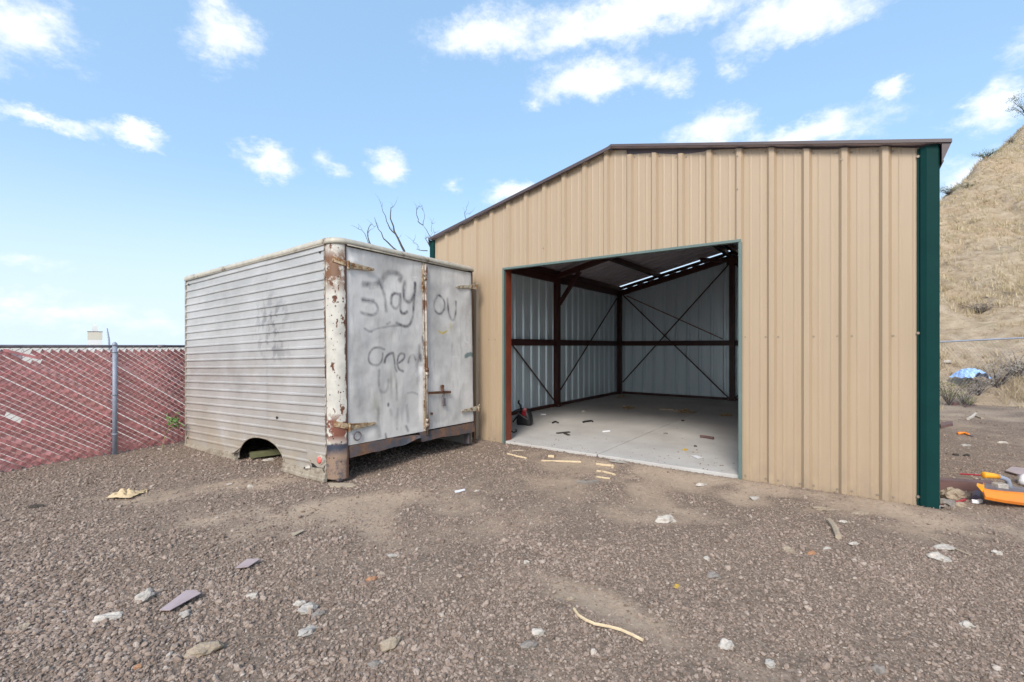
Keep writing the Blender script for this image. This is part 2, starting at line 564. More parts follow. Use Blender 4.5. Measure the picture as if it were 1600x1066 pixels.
def m_hill():
    m = Mat('dry_hillside', (.35, .27, .17), .95, 0, .2)
    n1 = m.noise(.35, 6, .65)
    n2 = m.noise(2.2, 7, .7, (1, 1, 2.2))
    c = ramp(m.t, n2, [(.28, (.23, .172, .115)), (.42, (.375, .292, .200)), (.6, (.49, .398, .288)), (.75, (.58, .49, .37))])
    c = mixc(m.t, m.remap(n1, .45, .7, 0, .55), c, (.47, .32, .195))
    g = m.noise(.8, 6, .7, seed=5)
    c = mixc(m.t, m.remap(g, .58, .72, 0, .6), c, (.24, .225, .13))
    m.color(c)
    m.bump(n2, .8, .25)
    m.bump(m.noise(11, 6, .7), .6, .08)
    return m.m


M['hill'] = m_hill()

# ------------------------------------------------------------------ helpers: objects


def tag(o, label=None, cat=None, group=None, kind=None):
    if label:
        o['label'] = label
    if cat:
        o['category'] = cat
    if group:
        o['group'] = group
    if kind:
        o['kind'] = kind
    return o


def empty(name, loc=(0, 0, 0), label=None, cat=None, group=None, rz=0.):
    o = bpy.data.objects.new(name, None)
    o.empty_display_size = .2
    o.location = loc
    o.rotation_euler = (0, 0, rz)
    COL.objects.link(o)
    return tag(o, label, cat, group)


class MB:
    def __init__(s):
        s.v, s.f, s.mi = [], [], []

    def add(s, verts, faces, mi=0):
        o = len(s.v)
        s.v += [tuple(map(float, p)) for p in verts]
        s.f += [tuple(i + o for i in f) for f in faces]
        s.mi += [mi] * len(faces)

    def box(s, a, b, mi=0, mat=None):
        x0, y0, z0 = a
        x1, y1, z1 = b
        p = [Vector(q) for q in ((x0, y0, z0), (x1, y0, z0), (x1, y1, z0), (x0, y1, z0), (x0, y0, z1), (x1, y0, z1), (x1, y1, z1), (x0, y1, z1))]
        if mat is not None:
            p = [mat @ q for q in p]
        s.add(p, [(0, 3, 2, 1), (4, 5, 6, 7), (0, 1, 5, 4), (1, 2, 6, 5), (2, 3, 7, 6), (3, 0, 4, 7)], mi)

    def beam(s, p, q, w, h, mi=0, up=(0, 0, 1)):
        """box from p to q, w across, h along up"""
        p, q = Vector(p), Vector(q)
        d = q - p
        x = d.normalized()
        y = Vector(up).cross(x)
        if y.length < 1e-4:
            y = Vector((1, 0, 0)).cross(x)
        y.normalize()
        z = x.cross(y)
        m = Matrix((x, y, z)).transposed().to_4x4()
        m.translation = p
        s.box((0, -w / 2, -h / 2), (d.length, w / 2, h / 2), mi, m)

    def tube(s, pts, r, n=8, mi=0, cap=True):
        pts = [Vector(p) for p in pts]
        rr = r if isinstance(r, (list, tuple)) else [r] * len(pts)
        o = len(s.v)
        rings = []
        ref = None
        for i, p in enumerate(pts):
            d = (pts[min(i + 1, len(pts) - 1)] - pts[max(i - 1, 0)]).normalized()
            if ref is None:
                ref = Vector((0, 0, 1)) if abs(d.z) < .9 else Vector((1, 0, 0))
            u = (ref - d * ref.dot(d))
            if u.length < 1e-4:
                u = d.orthogonal()
            u.normalize()
            ref = u
            w = d.cross(u)
            rings.append([p + (u * math.cos(2 * math.pi * k / n) + w * math.sin(2 * math.pi * k / n)) * rr[i] for k in range(n)])
        vs = [q for ring in rings for q in ring]
        fs = []
        for i in range(len(pts) - 1):
            for k in range(n):
                a, b = i * n + k, i * n + (k + 1) % n
                fs.append((a, b, b + n, a + n))
        if cap:
            fs.append(tuple(range(n - 1, -1, -1)))
            fs.append(tuple((len(pts) - 1) * n + k for k in range(n)))
        s.add(vs, fs, mi)

    def grid(s, P, mi=0, flip=False):
        """P: array (rows, cols, 3)"""
        P = np.asarray(P, float)
        r, c = P.shape[:2]
        fs = []
        for i in range(r - 1):
            for j in range(c - 1):
                q = (i * c + j, i * c + j + 1, (i + 1) * c + j + 1, (i + 1) * c + j)
                fs.append(q[::-1] if flip else q)
        s.add(P.reshape(-1, 3), fs, mi)

    def prism(s, poly, z0, z1, mi=0, mat=None):
        """poly: list of (x, y); extruded along z"""
        n = len(poly)
        p = [Vector((x, y, z0)) for x, y in poly] + [Vector((x, y, z1)) for x, y in poly]
        if mat is not None:
            p = [mat @ q for q in p]
        s.add(p, [tuple(range(n - 1, -1, -1)), tuple(range(n, 2 * n))] + [(i, (i + 1) % n, n + (i + 1) % n, n + i) for i in range(n)], mi)

    def mesh(s, name, mats, smooth=False):
        me = bpy.data.meshes.new(name)
        me.from_pydata(s.v, [], s.f)
        mats = mats if isinstance(mats, (list, tuple)) else [mats]
        for m in mats:
            me.materials.append(m)
        me.polygons.foreach_set('material_index', s.mi)
        if smooth:
            me.polygons.foreach_set('use_smooth', [True] * len(me.polygons))
        me.update()
        return me

    def build(s, name, mats, parent=None, smooth=False, loc=None, rz=0.):
        o = bpy.data.objects.new(name, s.mesh(name, mats, smooth))
        COL.objects.link(o)
        if parent is not None:
            o.parent = parent
        if loc is not None:
            o.location = loc
        if rz:
            o.rotation_euler = (0, 0, rz)
        return o


def bevel(o, w=.004, seg=2):
    md = o.modifiers.new('edge_round', 'BEVEL')
    md.width = w
    md.segments = seg
    md.limit_method = 'ANGLE'
    return o


def share(o, name, parent, loc=None):
    c = bpy.data.objects.new(name, o.data)
    COL.objects.link(c)
    c.parent = parent
    if loc is not None:
        c.location = loc
    return c


# ------------------------------------------------------------------ the lie of the land
TH = .6249
BO = np.array([-1.3547, 8.0962])                       # building: front left corner
BE = np.array([math.cos(TH), -math.sin(TH)])           # along the front
BN = np.array([math.sin(TH), math.cos(TH)])            # into the building
BW, BL, HE, HR = 6.489, 7.924, 3.3275, 4.0897
S0, S1, HD = 1.547, 4.823, 2.6865
TT = .6159
TC = np.array([-1.931, 5.170])                         # truck box: near corner
TE = np.array([math.cos(TT), -math.sin(TT)])
TN = np.array([math.sin(TT), math.cos(TT)])
TL, TW = 3.94, 2.42


def dirt_mask(x, y):
    """bare dirt (1) against loose gravel (0)"""
    def blob(cx, cy, rx, ry, ang=0):
        c, s_ = math.cos(ang), math.sin(ang)
        u = ((x - cx) * c + (y - cy) * s_) / rx
        v = (-(x - cx) * s_ + (y - cy) * c) / ry
        return np.exp(-(u * u + v * v))
    m = 1.1 * blob(-3.3, 5.05, 1.7, .36, .33) + 1.0 * blob(-.95, 3.75, 1.0, .5, .2) + .7 * blob(-.35, 3.0, .5, .35, 0) + .65 * blob(.6, 4.9, 1.5, .7, -.3) + .6 * blob(-2.2, 4.3, 1.1, .5, .3) + .45 * blob(1.6, 4.0, .9, .4, -.5)
    m = m + 1.0 * blob(.62, 2.72, .20, .75, .75) + .6 * blob(-1.4, 4.6, .6, .3, .4)
    q = (x - BO[0]) * BN[0] + (y - BO[1]) * BN[1]
    sfr = (x - BO[0]) * BE[0] + (y - BO[1]) * BE[1]
    m = m + 1.0 * np.exp(-((q + .40) / .5) ** 2) * sstep(1.5, 3.2, sfr) * sstep(8.5, 6.5, sfr)
    m = m + .5 * sstep(6.7, 7.6, sfr) * sstep(-.5, .8, q)
    m = m * (.85 + .9 * fbm(x * 2.2, y * 2.2, 4, 15)) + .42 * fbm(x * .9, y * .9, 4, 5) + .34 * fbm(x * 3.7, y * 3.7, 4, 9)
    return np.clip(m, 0, 1)


def height(x, y, fine=True):
    x = np.asarray(x, float)
    y = np.asarray(y, float)
    h = -.09 * sstep(-2.6, -5.2, x)
    # the land drops away beyond the red fence
    d = (x + 6.34) * .902 - (y - 5.84) * .432          # > 0 on the yard side of the fence
    h = h - 3.2 * sstep(-.6, -9, d)
    q = (x - BO[0]) * BN[0] + (y - BO[1]) * BN[1]
    s_ = (x - BO[0]) * BE[0] + (y - BO[1]) * BE[1]
    h = h - 3.0 * sstep(BL + 4, BL + 22, q) * sstep(2, -6, s_)
    if fine:
        near = sstep(60, 25, np.hypot(x, y))
        dm = dirt_mask(x, y)
        h = h + near * (.035 * fbm(x * .55, y * .55, 3, 21) + (.030 - .016 * dm) * fbm(x * 2.3, y * 2.3, 4, 31))
        h = h - near * .045 * np.clip(dm - .3, 0, 1)
    # the ground is worn down along the near side and rear of the truck box
    tu = (x - TC[0]) * TE[0] + (y - TC[1]) * TE[1]
    tv = (x - TC[0]) * TN[0] + (y - TC[1]) * TN[1]
    wear = np.exp(-(np.maximum(0, -tv - .05) / .28) ** 2) * sstep(.5, .1, tu) * sstep(-TL - .5, -TL, tu) * sstep(1.2, .5, tv)
    h = h * (1 - .6 * wear) - .035 * wear * (.5 + .5 * sstep(0., -3, tu))
    inside = sstep(-.10, .0, s_) * sstep(BW + .1, BW, s_) * sstep(-.03, .02, q) * sstep(BL + .1, BL, q)
    front = np.exp(-(np.maximum(0, np.abs(q) - .05) / .25) ** 2) * sstep(-.3, .0, s_) * sstep(BW + .3, BW, s_)
    h = h * (1 - .85 * front) + .034 * front * sstep(.0, -.06, q) * sstep(-1., 1.2, s_)
    h = h * (1 - inside) - inside * .06
    return h


def gz(x, y):
    return float(height(np.array([x]), np.array([y]))[0])


def at_ground(px, py):
    """a point of the photograph brought down onto the ground"""
    z = 0.
    for _ in range(12):
        y = F_PX * (EYE - z) / (py - HY)
        x = (px - 800) / F_PX * y
        z = .5 * z + .5 * gz(x, y)
    y = F_PX * (EYE - z) / (py - HY)
    x = (px - 800) / F_PX * y
    return Vector((x, y, gz(x, y)))


def at_slab(px, py):
    y = F_PX * (EYE - .05) / (py - HY)
    return Vector(((px - 800) / F_PX * y, y, .05))


def axis(lo_f, hi_f, step, lo, hi, g=1.16):
    a = list(np.arange(lo_f, hi_f, step))
    s_, p = step, a[-1]
    while p < hi:
        s_ *= g
        p += s_
        a.append(p)
    s_, p = step, a[0]
    b = []
    while p > lo:
        s_ *= g
        p -= s_
        b.append(p)
    return np.array(b[::-1] + a)


def build_ground():
    xs = axis(-6.6, 7.2, .05, -4500, 4500)
    ys = axis(1.2, 8.6, .05, -300, 6000)
    X, Y = np.meshgrid(xs, ys)
    Z = height(X, Y)
    me = bpy.data.meshes.new('ground')
    ny, nx = X.shape
    idx = np.arange(ny * nx).reshape(ny, nx)
    fs = np.stack([idx[:-1, :-1], idx[:-1, 1:], idx[1:, 1:], idx[1:, :-1]], -1).reshape(-1, 4)
    me.from_pydata(np.stack([X, Y, Z], -1).reshape(-1, 3).tolist(), [], fs.tolist())
    me.polygons.foreach_set('use_smooth', [True] * len(me.polygons))
    a = me.attributes.new('dirt', 'FLOAT', 'POINT')
    a.data.foreach_set('value', dirt_mask(X, Y).ravel().astype(np.float32))
    d = (X + 6.34) * .902 - (Y - 5.84) * .432
    a = me.attributes.new('pale_land', 'FLOAT', 'POINT')
    a.data.foreach_set('value', (sstep(-.25, -1.0, d)).ravel().astype(np.float32))
    me.materials.append(M['ground'])
    o = bpy.data.objects.new('ground', me)
    COL.objects.link(o)
    tag(o, kind='structure')


build_ground()


# ------------------------------------------------------------------ hillside behind the yard
def hill_z(x, y):
    z1 = .55 * (y - 12.2) + .25 * (x - 11.5)
    # crest line through A(21.5,23.5) and B(33.2,30.6); beyond it the land falls away
    ax, ay = 21.5, 23.5
    dx, dy = 11.7, 7.1
    L = math.hypot(dx, dy)
    c = (-(dy) * (x - ax) + dx * (y - ay)) / L           # > 0 behind the crest
    z = z1 - np.maximum(0, c) * 1.35
    t = ((x - ax) * dx + (y - ay) * dy) / L
    z = z + .5 * fbm(t * .35, c * .12, 4, 3) * sstep(0, 4, z1) + .28 * fbm(x * .8, y * .8, 4, 8) * sstep(-.2, 2.5, z1)
    z = z + .30 * np.abs(fbm(x * 1.9 - y, y * .9, 3, 12)) * sstep(0, 2, z1) - .75 * np.clip(np.abs(fbm(t * .5 - c * .35, c * .16 + t * .1, 3, 19)) * -3 + .6, 0, 1) * sstep(.3, 3, z1)
    z = z * sstep(90, 55, t) if False else z
    z = np.where(z > 26, 26 + (z - 26) * .25, z)
    return z


def build_hill():
    xs = np.concatenate([np.arange(4, 44, .28), np.arange(44, 110, 1.5)])
    ys = np.concatenate([np.arange(2, 9, 1.0), np.arange(9, 46, .28), np.arange(46, 90, 1.5)])
    X, Y = np.meshgrid(xs, ys)
    Z = np.maximum(hill_z(X, Y), -4)
    mb = MB()
    mb.grid(np.stack([X, Y, Z], -1))
    o = mb.build('hill', M['hill'], smooth=True)
    tag(o, kind='structure')


build_hill()


def tuft_mesh(points, h, n, spread, tones, name, mat, width=.012):
    """many thin blades as one mesh with a tone attribute"""
    P = []
    T = []
    for (x, y, z), hh, tt in zip(points, h, tones):
        for k in range(n):
            a = random.uniform(0, 6.283)
            l = random.uniform(.2, 1) * spread * hh
            b = Vector((x + random.gauss(0, .25) * spread * hh, y + random.gauss(0, .25) * spread * hh, z - .02))
            tip = b + Vector((math.cos(a) * l, math.sin(a) * l, hh * random.uniform(.5, 1)))
            sd = Vector((-math.sin(a + random.uniform(-.8, .8)), math.cos(a), 0)) * width * hh / .3
            P += [b - sd, b + sd, tip]
            T += [min(1, max(0, tt + random.gauss(0, .15)))] * 3
    me = bpy.data.meshes.new(name)
    me.from_pydata([tuple(p) for p in P], [], [(i, i + 1, i + 2) for i in range(0, len(P), 3)])
    a = me.attributes.new('tone', 'FLOAT', 'POINT')
    a.data.foreach_set('value', T)
    me.materials.append(mat)
    o = bpy.data.objects.new(name, me)
    COL.objects.link(o)
    return o


def build_hill_grass():
    pts, hs, ts = [], [], []
    tries = 0
    while len(pts) < 6500 and tries < 200000:
        tries += 1
        y = 11.2 + 24 * random.random() ** 1.5
        k = random.uniform(.86, 1.22)
        x = k * y
        z = float(hill_z(np.array([x]), np.array([y]))[0])
        if z < -.05 and random.random() < .97:
            continue
        if float(fbm(np.array([x * .5]), np.array([y * .5]), 3, 40)[0]) < random.uniform(-.5, .35):
            continue
        pts.append((x, y, max(z, 0)))
        hs.append(random.uniform(.10, .30))
        ts.append(.55 + .3 * float(fbm(np.array([x * .3]), np.array([y * .3]), 3, 50)[0]))
    o = tuft_mesh(pts, hs, 9, .7, ts, 'dry_grass', M['dry_grass'], .010)
    tag(o, 'dry straw coloured grass tufts covering the steep hillside', 'grass', kind='stuff')


build_hill_grass()


def shrub(px, py_base, depth, rad, hgt, mat, label, cat='shrub', n=420, group=None, tone=.5, on_hill=True):
    y = depth
    x = (px - 800) / F_PX * y
    z = float(hill_z(np.array([x]), np.array([y]))[0]) if on_hill else gz(x, y)
    z = max(z, gz(x, y))
    root = empty('shrub', (x, y, z), label, cat, group)
    tw = MB()
    tips = []
    for k in range(26):
        a = random.uniform(0, 6.283)
        l = random.uniform(.3, 1) * rad
        t = Vector((math.cos(a) * l, math.sin(a) * l, hgt * random.uniform(.55, 1)))
        mid = t * .5 + Vector((random.gauss(0, .05), random.gauss(0, .05), .05)) * rad
        tw.tube([(0, 0, -.03), mid, t], [.012 * rad + .003, .008 * rad + .002, .002], 4)
        tips += [t, mid]
    tw.build('stem', M['bark'], root)
    P, T = [], []
    for k in range(n):
        c = random.choice(tips) + Vector((random.gauss(0, .16) * rad, random.gauss(0, .16) * rad, random.gauss(0, .1) * hgt))
        if c.z < 0:
            c.z = abs(c.z) * .5
        d = Vector((random.gauss(0, 1), random.gauss(0, 1), random.uniform(.1, 1.4))).normalized() * random.uniform(.08, .2) * rad
        sd = d.orthogonal().normalized() * .018 * rad * random.uniform(.7, 1.8)
        P += [c - sd, c + sd, c + d]
        T += [min(1, max(0, tone + random.gauss(0, .22)))] * 3
    me = bpy.data.meshes.new('foliage')
    me.from_pydata([tuple(p) for p in P], [], [(i, i + 1, i + 2) for i in range(0, len(P), 3)])
    a = me.attributes.new('tone', 'FLOAT', 'POINT')
    a.data.foreach_set('value', T)
    me.materials.append(mat)
    o = bpy.data.objects.new('foliage', me)
    COL.objects.link(o)
    o.parent = root
    return root


for args in [
    (1483, 620, 11.9, .42, .62, M['green_shrub'], 'olive green shrub beside the green corner trim at the foot of the hill', .5),
    (1506, 622, 12.1, .34, .5, M['sage'], 'pale grey twiggy shrub in front of the blue tarp', .6),
    (1528, 618, 12.3, .40, .48, M['sage'], 'low grey brush just right of the blue tarp', .5),
    (1558, 612, 12.4, .50, .66, M['sage'], 'large grey lavender dry shrub at the foot of the hill', .62),
    (1590, 606, 12.5, .55, .74, M['sage'], 'rightmost grey dry shrub at the foot of the hill', .55),
    (1514, 632, 11.7, .20, .26, M['green_shrub'], 'small bright green weed clump above the red block', .8),
    (1532, 505, 15.6, .55, .42, M['sage'], 'dark brown bush midway up the slope above the fence rail', .2),
    (1483, 322, 23.6, .6, .42, M['green_shrub'], 'green bush on the crest next to the roof corner', .6),
    (1512, 292, 24.9, .45, .25, M['green_shrub'], 'second small green bush along the crest line', .4),
    (1541, 262, 26.6, .8, .28, M['green_shrub'], 'yellow green patch of brush on the upper crest', .9),
    (1580, 213, 29.2, .4, .4, M['sage'], 'brown scrub at the highest visible point of the crest', .3),
]:
    shrub(*args[:7], tone=args[7])


# ------------------------------------------------------------------ far things beyond the yard
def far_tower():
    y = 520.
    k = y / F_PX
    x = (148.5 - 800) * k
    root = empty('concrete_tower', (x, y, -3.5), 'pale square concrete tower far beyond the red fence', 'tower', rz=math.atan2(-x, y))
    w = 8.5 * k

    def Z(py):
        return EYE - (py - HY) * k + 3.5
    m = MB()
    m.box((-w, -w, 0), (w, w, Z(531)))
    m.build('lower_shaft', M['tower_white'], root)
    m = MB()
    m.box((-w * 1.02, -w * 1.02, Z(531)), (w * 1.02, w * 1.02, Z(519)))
    m.build('upper_shaft', M['tower_hazed'], root)
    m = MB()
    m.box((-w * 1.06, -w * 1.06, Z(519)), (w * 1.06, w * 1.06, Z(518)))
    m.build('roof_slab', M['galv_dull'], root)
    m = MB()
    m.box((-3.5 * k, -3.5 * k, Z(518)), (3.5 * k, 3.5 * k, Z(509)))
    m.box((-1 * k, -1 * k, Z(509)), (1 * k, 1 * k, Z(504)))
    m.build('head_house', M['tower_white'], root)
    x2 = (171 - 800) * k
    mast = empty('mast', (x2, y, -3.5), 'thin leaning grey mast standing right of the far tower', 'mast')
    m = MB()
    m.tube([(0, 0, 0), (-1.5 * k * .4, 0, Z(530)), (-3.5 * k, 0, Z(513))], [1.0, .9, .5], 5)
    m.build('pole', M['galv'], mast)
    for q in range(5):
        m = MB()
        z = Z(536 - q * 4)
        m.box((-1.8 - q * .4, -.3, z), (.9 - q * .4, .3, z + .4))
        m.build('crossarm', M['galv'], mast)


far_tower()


def bare_tree():
    y0 = 16.
    bx = (640 - 800) / F_PX * y0
    root = empty('bare_tree', (bx, y0, gz(bx, y0)), 'leafless tree with thin twisted branches showing above the old truck box', 'tree')
    z0 = root.location.z

    def P(px, py, dy=0):
        y = y0 + dy
        return Vector(((px - 800) / F_PX * y - bx, dy, EYE - (py - HY) / F_PX * y - z0))
    tr = MB()
    tr.tube([(0, 0, -.2), (.05, 0, 1.4), (-.05, .1, 2.6), P(640, 440)], [.17, .14, .11, .085], 9)
    tr.build('trunk', M['bark'], root, True)
    br = MB()

    def branch(pts, r0):
        r = [r0 * (1 - .8 * i / (len(pts) - 1)) for i in range(len(pts))]
        br.tube(pts, r, 5)
    main = [
        ([P(640, 440), P(634, 405), P(627, 384), P(616, 362), P(610, 342), P(611, 324)], .055),
        ([P(618, 366), P(609, 357), P(604, 346), P(598, 330), P(595, 318)], .022),
        ([P(611, 330), P(614, 324, .2), P(616, 322, .3)], .010),
        ([P(634, 405), P(615, 388), P(605, 378), P(598, 370), P(591, 358), P(585, 340)], .032),
        ([P(630, 415), P(585, 395), P(577, 378), P(574, 366), P(577, 354), P(582, 350)], .028),
        ([P(575, 364), P(580, 358), P(585, 355)], .010),
        ([P(585, 395), P(570, 365), P(560, 358), P(548, 352)], .013),
        ([P(640, 440), P(668, 415), P(676, 398), P(672, 386), P(664, 372)], .045),
        ([P(640, 440), P(690, 420), P(680, 380), P(672, 370), P(661, 352)], .030),
        ([P(661, 352), P(653, 346), P(651, 336), P(651, 328), P(655, 322), P(660, 321)], .016),
        ([P(661, 352), P(663, 342), P(662, 330), P(661, 324)], .010),
        ([P(670, 370), P(667, 370), P(668, 378), P(675, 390)], .010),
        ([P(674, 362), P(675, 350), P(678, 340)], .007),
        ([P(676, 372), P(679, 364), P(676, 356)], .007),
        ([P(668, 392), P(655, 391), P(650, 390)], .018),
        ([P(655, 391), P(652, 382), P(645, 380), P(649, 374)], .007),
        ([P(690, 420, 1), P(725, 360, 1), P(728, 342, 1), P(726, 334, 1), P(729, 324, 1)], .020),
        ([P(728, 336, 1), P(733, 335, 1)], .007),
    ]
    for pts, r in main:
        q = []
        for i in range(len(pts) - 1):
            q.append(pts[i])
            q.append((pts[i] + pts[i + 1]) / 2 + Vector((random.gauss(0, .02), random.gauss(0, .06), random.gauss(0, .02))))
        q.append(pts[-1])
        branch(q, r)
        for k in range(2):
            i = random.randrange(len(q) // 2, len(q))
            d = Vector((random.uniform(-.3, .2), random.uniform(-.3, .3), random.uniform(.1, .35)))
            branch([q[i], q[i] + d * .5 + Vector((.03, 0, 0)), q[i] + d], .006)
    br.build('branches', M['bark'], root)


bare_tree()


def crest_tree():
    y0 = 31.5
    x0 = (1602 - 800) / F_PX * y0
    z0 = float(hill_z(np.array([x0]), np.array([y0]))[0])
    root = empty('small_tree', (x0, y0, z0), 'small sparse green tree at the top right edge above the hill crest', 'tree')
    m = MB()
    tips = []
    m.tube([(0, 0, -.2), (.05, 0, .7), (.1, 0, 1.3)], [.07, .05, .04], 6)
    for k in range(14):
        a = random.uniform(0, 6.28)
        t = Vector((math.cos(a) * random.uniform(.3, .9), math.sin(a) * .6, random.uniform(1.2, 2.4)))
        m.tube([(.1, 0, random.uniform(.6, 1.3)), t * .6 + Vector((0, 0, .4)), t], [.02, .013, .005], 4)
        tips.append(t)
    m.build('trunk', M['bark'], root)
    P, T = [], []
    for k in range(700):
        c = random.choice(tips) + Vector((random.gauss(0, .16), random.gauss(0, .16), random.gauss(0, .13)))
        d = Vector((random.gauss(0, 1), random.gauss(0, 1), random.gauss(0, 1))).normalized() * .09
        sd = d.orthogonal().normalized() * .03
        P += [c - sd, c + sd, c + d]
        T += [min(1, max(0, random.gauss(.45, .25)))] * 3
    me = bpy.data.meshes.new('crown')
    me.from_pydata([tuple(p) for p in P], [], [(i, i + 1, i + 2) for i in range(0, len(P), 3)])
    me.attributes.new('tone', 'FLOAT', 'POINT').data.foreach_set('value', T)
    me.materials.append(M['green_shrub'])
    o = bpy.data.objects.new('crown', me)
    COL.objects.link(o)
    o.parent = root


crest_tree()


# ------------------------------------------------------------------ the tan metal garage
garage = empty('metal_garage', (BO[0], BO[1], 0), 'open fronted tan ribbed metal garage with green corner trim and concrete floor', 'garage', rz=-TH)


def zr(s, dz=0.):
    return HE + (HR - HE) * (1 - abs(s - BW / 2) / (BW / 2)) + dz


RIB = .3203
RIB0 = .329


def rib_profile(a, b, first=RIB0, pitch=RIB, breaks=()):
    """(position, outward offset) across a ribbed sheet between a and b"""
    pts = {}
    k0 = int(math.floor((a - first) / pitch)) - 1
    k1 = int(math.ceil((b - first) / pitch)) + 1
    prof = []
    for k in range(k0, k1 + 1):
        c = first + k * pitch
        for d, h in ((-.050, 0), (-.024, .034), (.022, .034), (.048, 0), (.093, 0), (.103, .0032), (.113, .0032), (.123, 0), (.197, 0), (.207, .0032), (.217, .0032), (.227, 0)):
            prof.append((c + d, h))
    prof.sort()
    xs = [p[0] for p in prof]
    hs = [p[1] for p in prof]

    def h_at(x):
        return float(np.interp(x, xs, hs))
    out = [(a, h_at(a))] + [p for p in prof if a + .004 < p[0] < b - .004] + [(b, h_at(b))]
    for q in breaks:
        if a < q < b:
            out = [p for p in out if abs(p[0] - q) > .004]
            out += [(q - .0015, h_at(q)), (q + .0015, h_at(q))]
    return sorted(out)


def ribbed_sheet(name, prof, zlo, zhi, place, parent, mats, proud=0., zsteps=1):
    """two-sided ribbed sheet; place(s, off, z) -> local point; front skin + back skin"""
    mb = MB()
    for skin, mi in ((0., 0), (-.0025, 1)):
        P = []
        for i in range(zsteps + 1):
            t = i / zsteps
            P.append([place(s, o + proud + skin, zlo(s) * (1 - t) + zhi(s) * t) for s, o in prof])
        mb.grid(P, mi, flip=(skin != 0))
    return mb.build(name, mats, parent)


def front_place(s, o, z):
    wave = .0035 * float(fbm(np.array([s * 2.6]), np.array([z * .9]), 2, 91)[0]) if .1 < z < 3.0 and S0 + .01 > s or s > S1 + .01 else 0.
    return (s, -o - wave, z)


PANEL = [M['tan'], M['panel_back']]
scr = MB()
front_tops = {}


def front_top(s):
    # the gable sheets were cut by hand: right of the ridge they fall short and leave a brown gap
    if s < 3.50:
        return zr(s, -.018)
    if s < 4.815:
        t = (s - 3.5) / 1.315
        return zr(s, -.085 + .060 * t + .016 * math.sin(t * 9))
    return zr(s, -.020 + .010 * math.sin((s - 4.8) * 6.3))


seams = [.0, RIB0, RIB0 + 3 * RIB, RIB0 + 6 * RIB, RIB0 + 9 * RIB + .307, RIB0 + 14 * RIB, RIB0 + 17 * RIB, BW - .02]
seams = [0.0] + [RIB0 + k * RIB for k in (1, 4, 7, 10, 14, 17)] + [BW - .02]
for i in range(len(seams) - 1):
    a, b = seams[i], seams[i + 1]
    prof = rib_profile(a, b, breaks=(S0, S1))
    o = ribbed_sheet('wall_panel', prof, lambda s: HD if S0 < s < S1 else (-.03 + .006 * math.sin(s * 5)), front_top, front_place, garage, PANEL, proud=.0012 * (i % 2), zsteps=14)
    if i in (4, 5):
        o['label'] = 'tan panel whose top edge is cut short below the roof edge' if i == 4 else 'tall tan wall panel right of the door opening'
# exposed screws
for k in range(0, 19):
    c = RIB0 + k * RIB
    for dz, cond in ((-.02, True),):
        for off in (.06, .26):
            s = c + off
            if s > BW - .25:
                continue
            z = front_top(s) - .035
            scr.tube([(s, 0, z), (s, -.007, z)], .0095, 6)
            if not (S0 - .05 < s < S1 + .05):
                scr.tube([(s, 0, .06), (s, -.009, .06)], .0105, 6)
                if k % 2 == 0 or off < .1:
                    scr.tube([(s, 0, 1.60), (s, -.007, 1.60)], .0095, 6)
            elif k % 2 == 0 and off < .1:
                pass
for s, z in ((4.795, 3.25), (5.75, 3.36), (4.795, 3.62), (2.25, 2.9)):
    scr.tube([(s, -.03, z), (s, -.04, z)], .0105, 6)
for z in (.10, 1.62, 3.26):
    scr.tube([(BW - .156, 0, z), (BW - .156, -.020, z)], .013, 8)
tag(scr.build('screws', M['screw'], garage), kind='stuff')

# side and back walls
for wall, n, length in (('left', 8, BL), ('right', 8, BL), ('back', 7, BW)):
    ln = length / n
    for i in range(n):
        a, b = i * ln, (i + 1) * ln
        prof = rib_profile(a, b, .16, .3203)
        if wall == 'left':
            pl = lambda s, o, z: (-o, s, z)
            top = lambda s: HE - .05
        elif wall == 'right':
            pl = lambda s, o, z: (BW - .036 + o, s, z)
            top = lambda s: HE - .05
        else:
            pl = lambda s, o, z: (s, BL + o, z)
            top = lambda s: zr(s, -.165 + (.05 if .35 < (((s - .16) / .3203) % 1) else 0))
        ribbed_sheet('wall_panel', prof, lambda s: .0, top, pl, garage, PANEL, proud=.0012 * (i % 2))

# roof sheets, two slopes, ribs running down the slope
slope = (HR - HE) / (BW / 2)
ROOF_D0, ROOF_D1 = -.075, BL - .02
nr = 9
ln = (ROOF_D1 - ROOF_D0) / nr
for side in (0, 1):
    for i in range(nr):
        a, b = ROOF_D0 + i * ln, ROOF_D0 + (i + 1) * ln
        prof = rib_profile(a, b, .1, .3048)
        mb = MB()
        for skin, mi in ((0., 0), (-.0025, 1)):
            P = []
            for t in (0, .5, 1):
                s = (-.025 + (BW / 2 + .025) * t) if side == 0 else (BW + .06 - (BW / 2 + .06) * t)
                P.append([(s, d, zr(s) + o + skin + .0012 * (i % 2) + (.006 if side else 0)) for d, o in prof])
            mb.grid(P, mi, flip=(skin == 0) ^ (side == 1))
        mb.build('roof_panel', [M['roof_brown'], M['roof_back']], garage)
mb = MB()
for sgn in (-1, 1):
    mb.grid([[(BW / 2, d, HR + .075), (BW / 2 + sgn * .16, d, HR + .047 - .16 * slope)] for d in (ROOF_D0 + .12, ROOF_D1)], 0, flip=sgn > 0)
mb.build('ridge_cap', M['roof_brown'], garage)


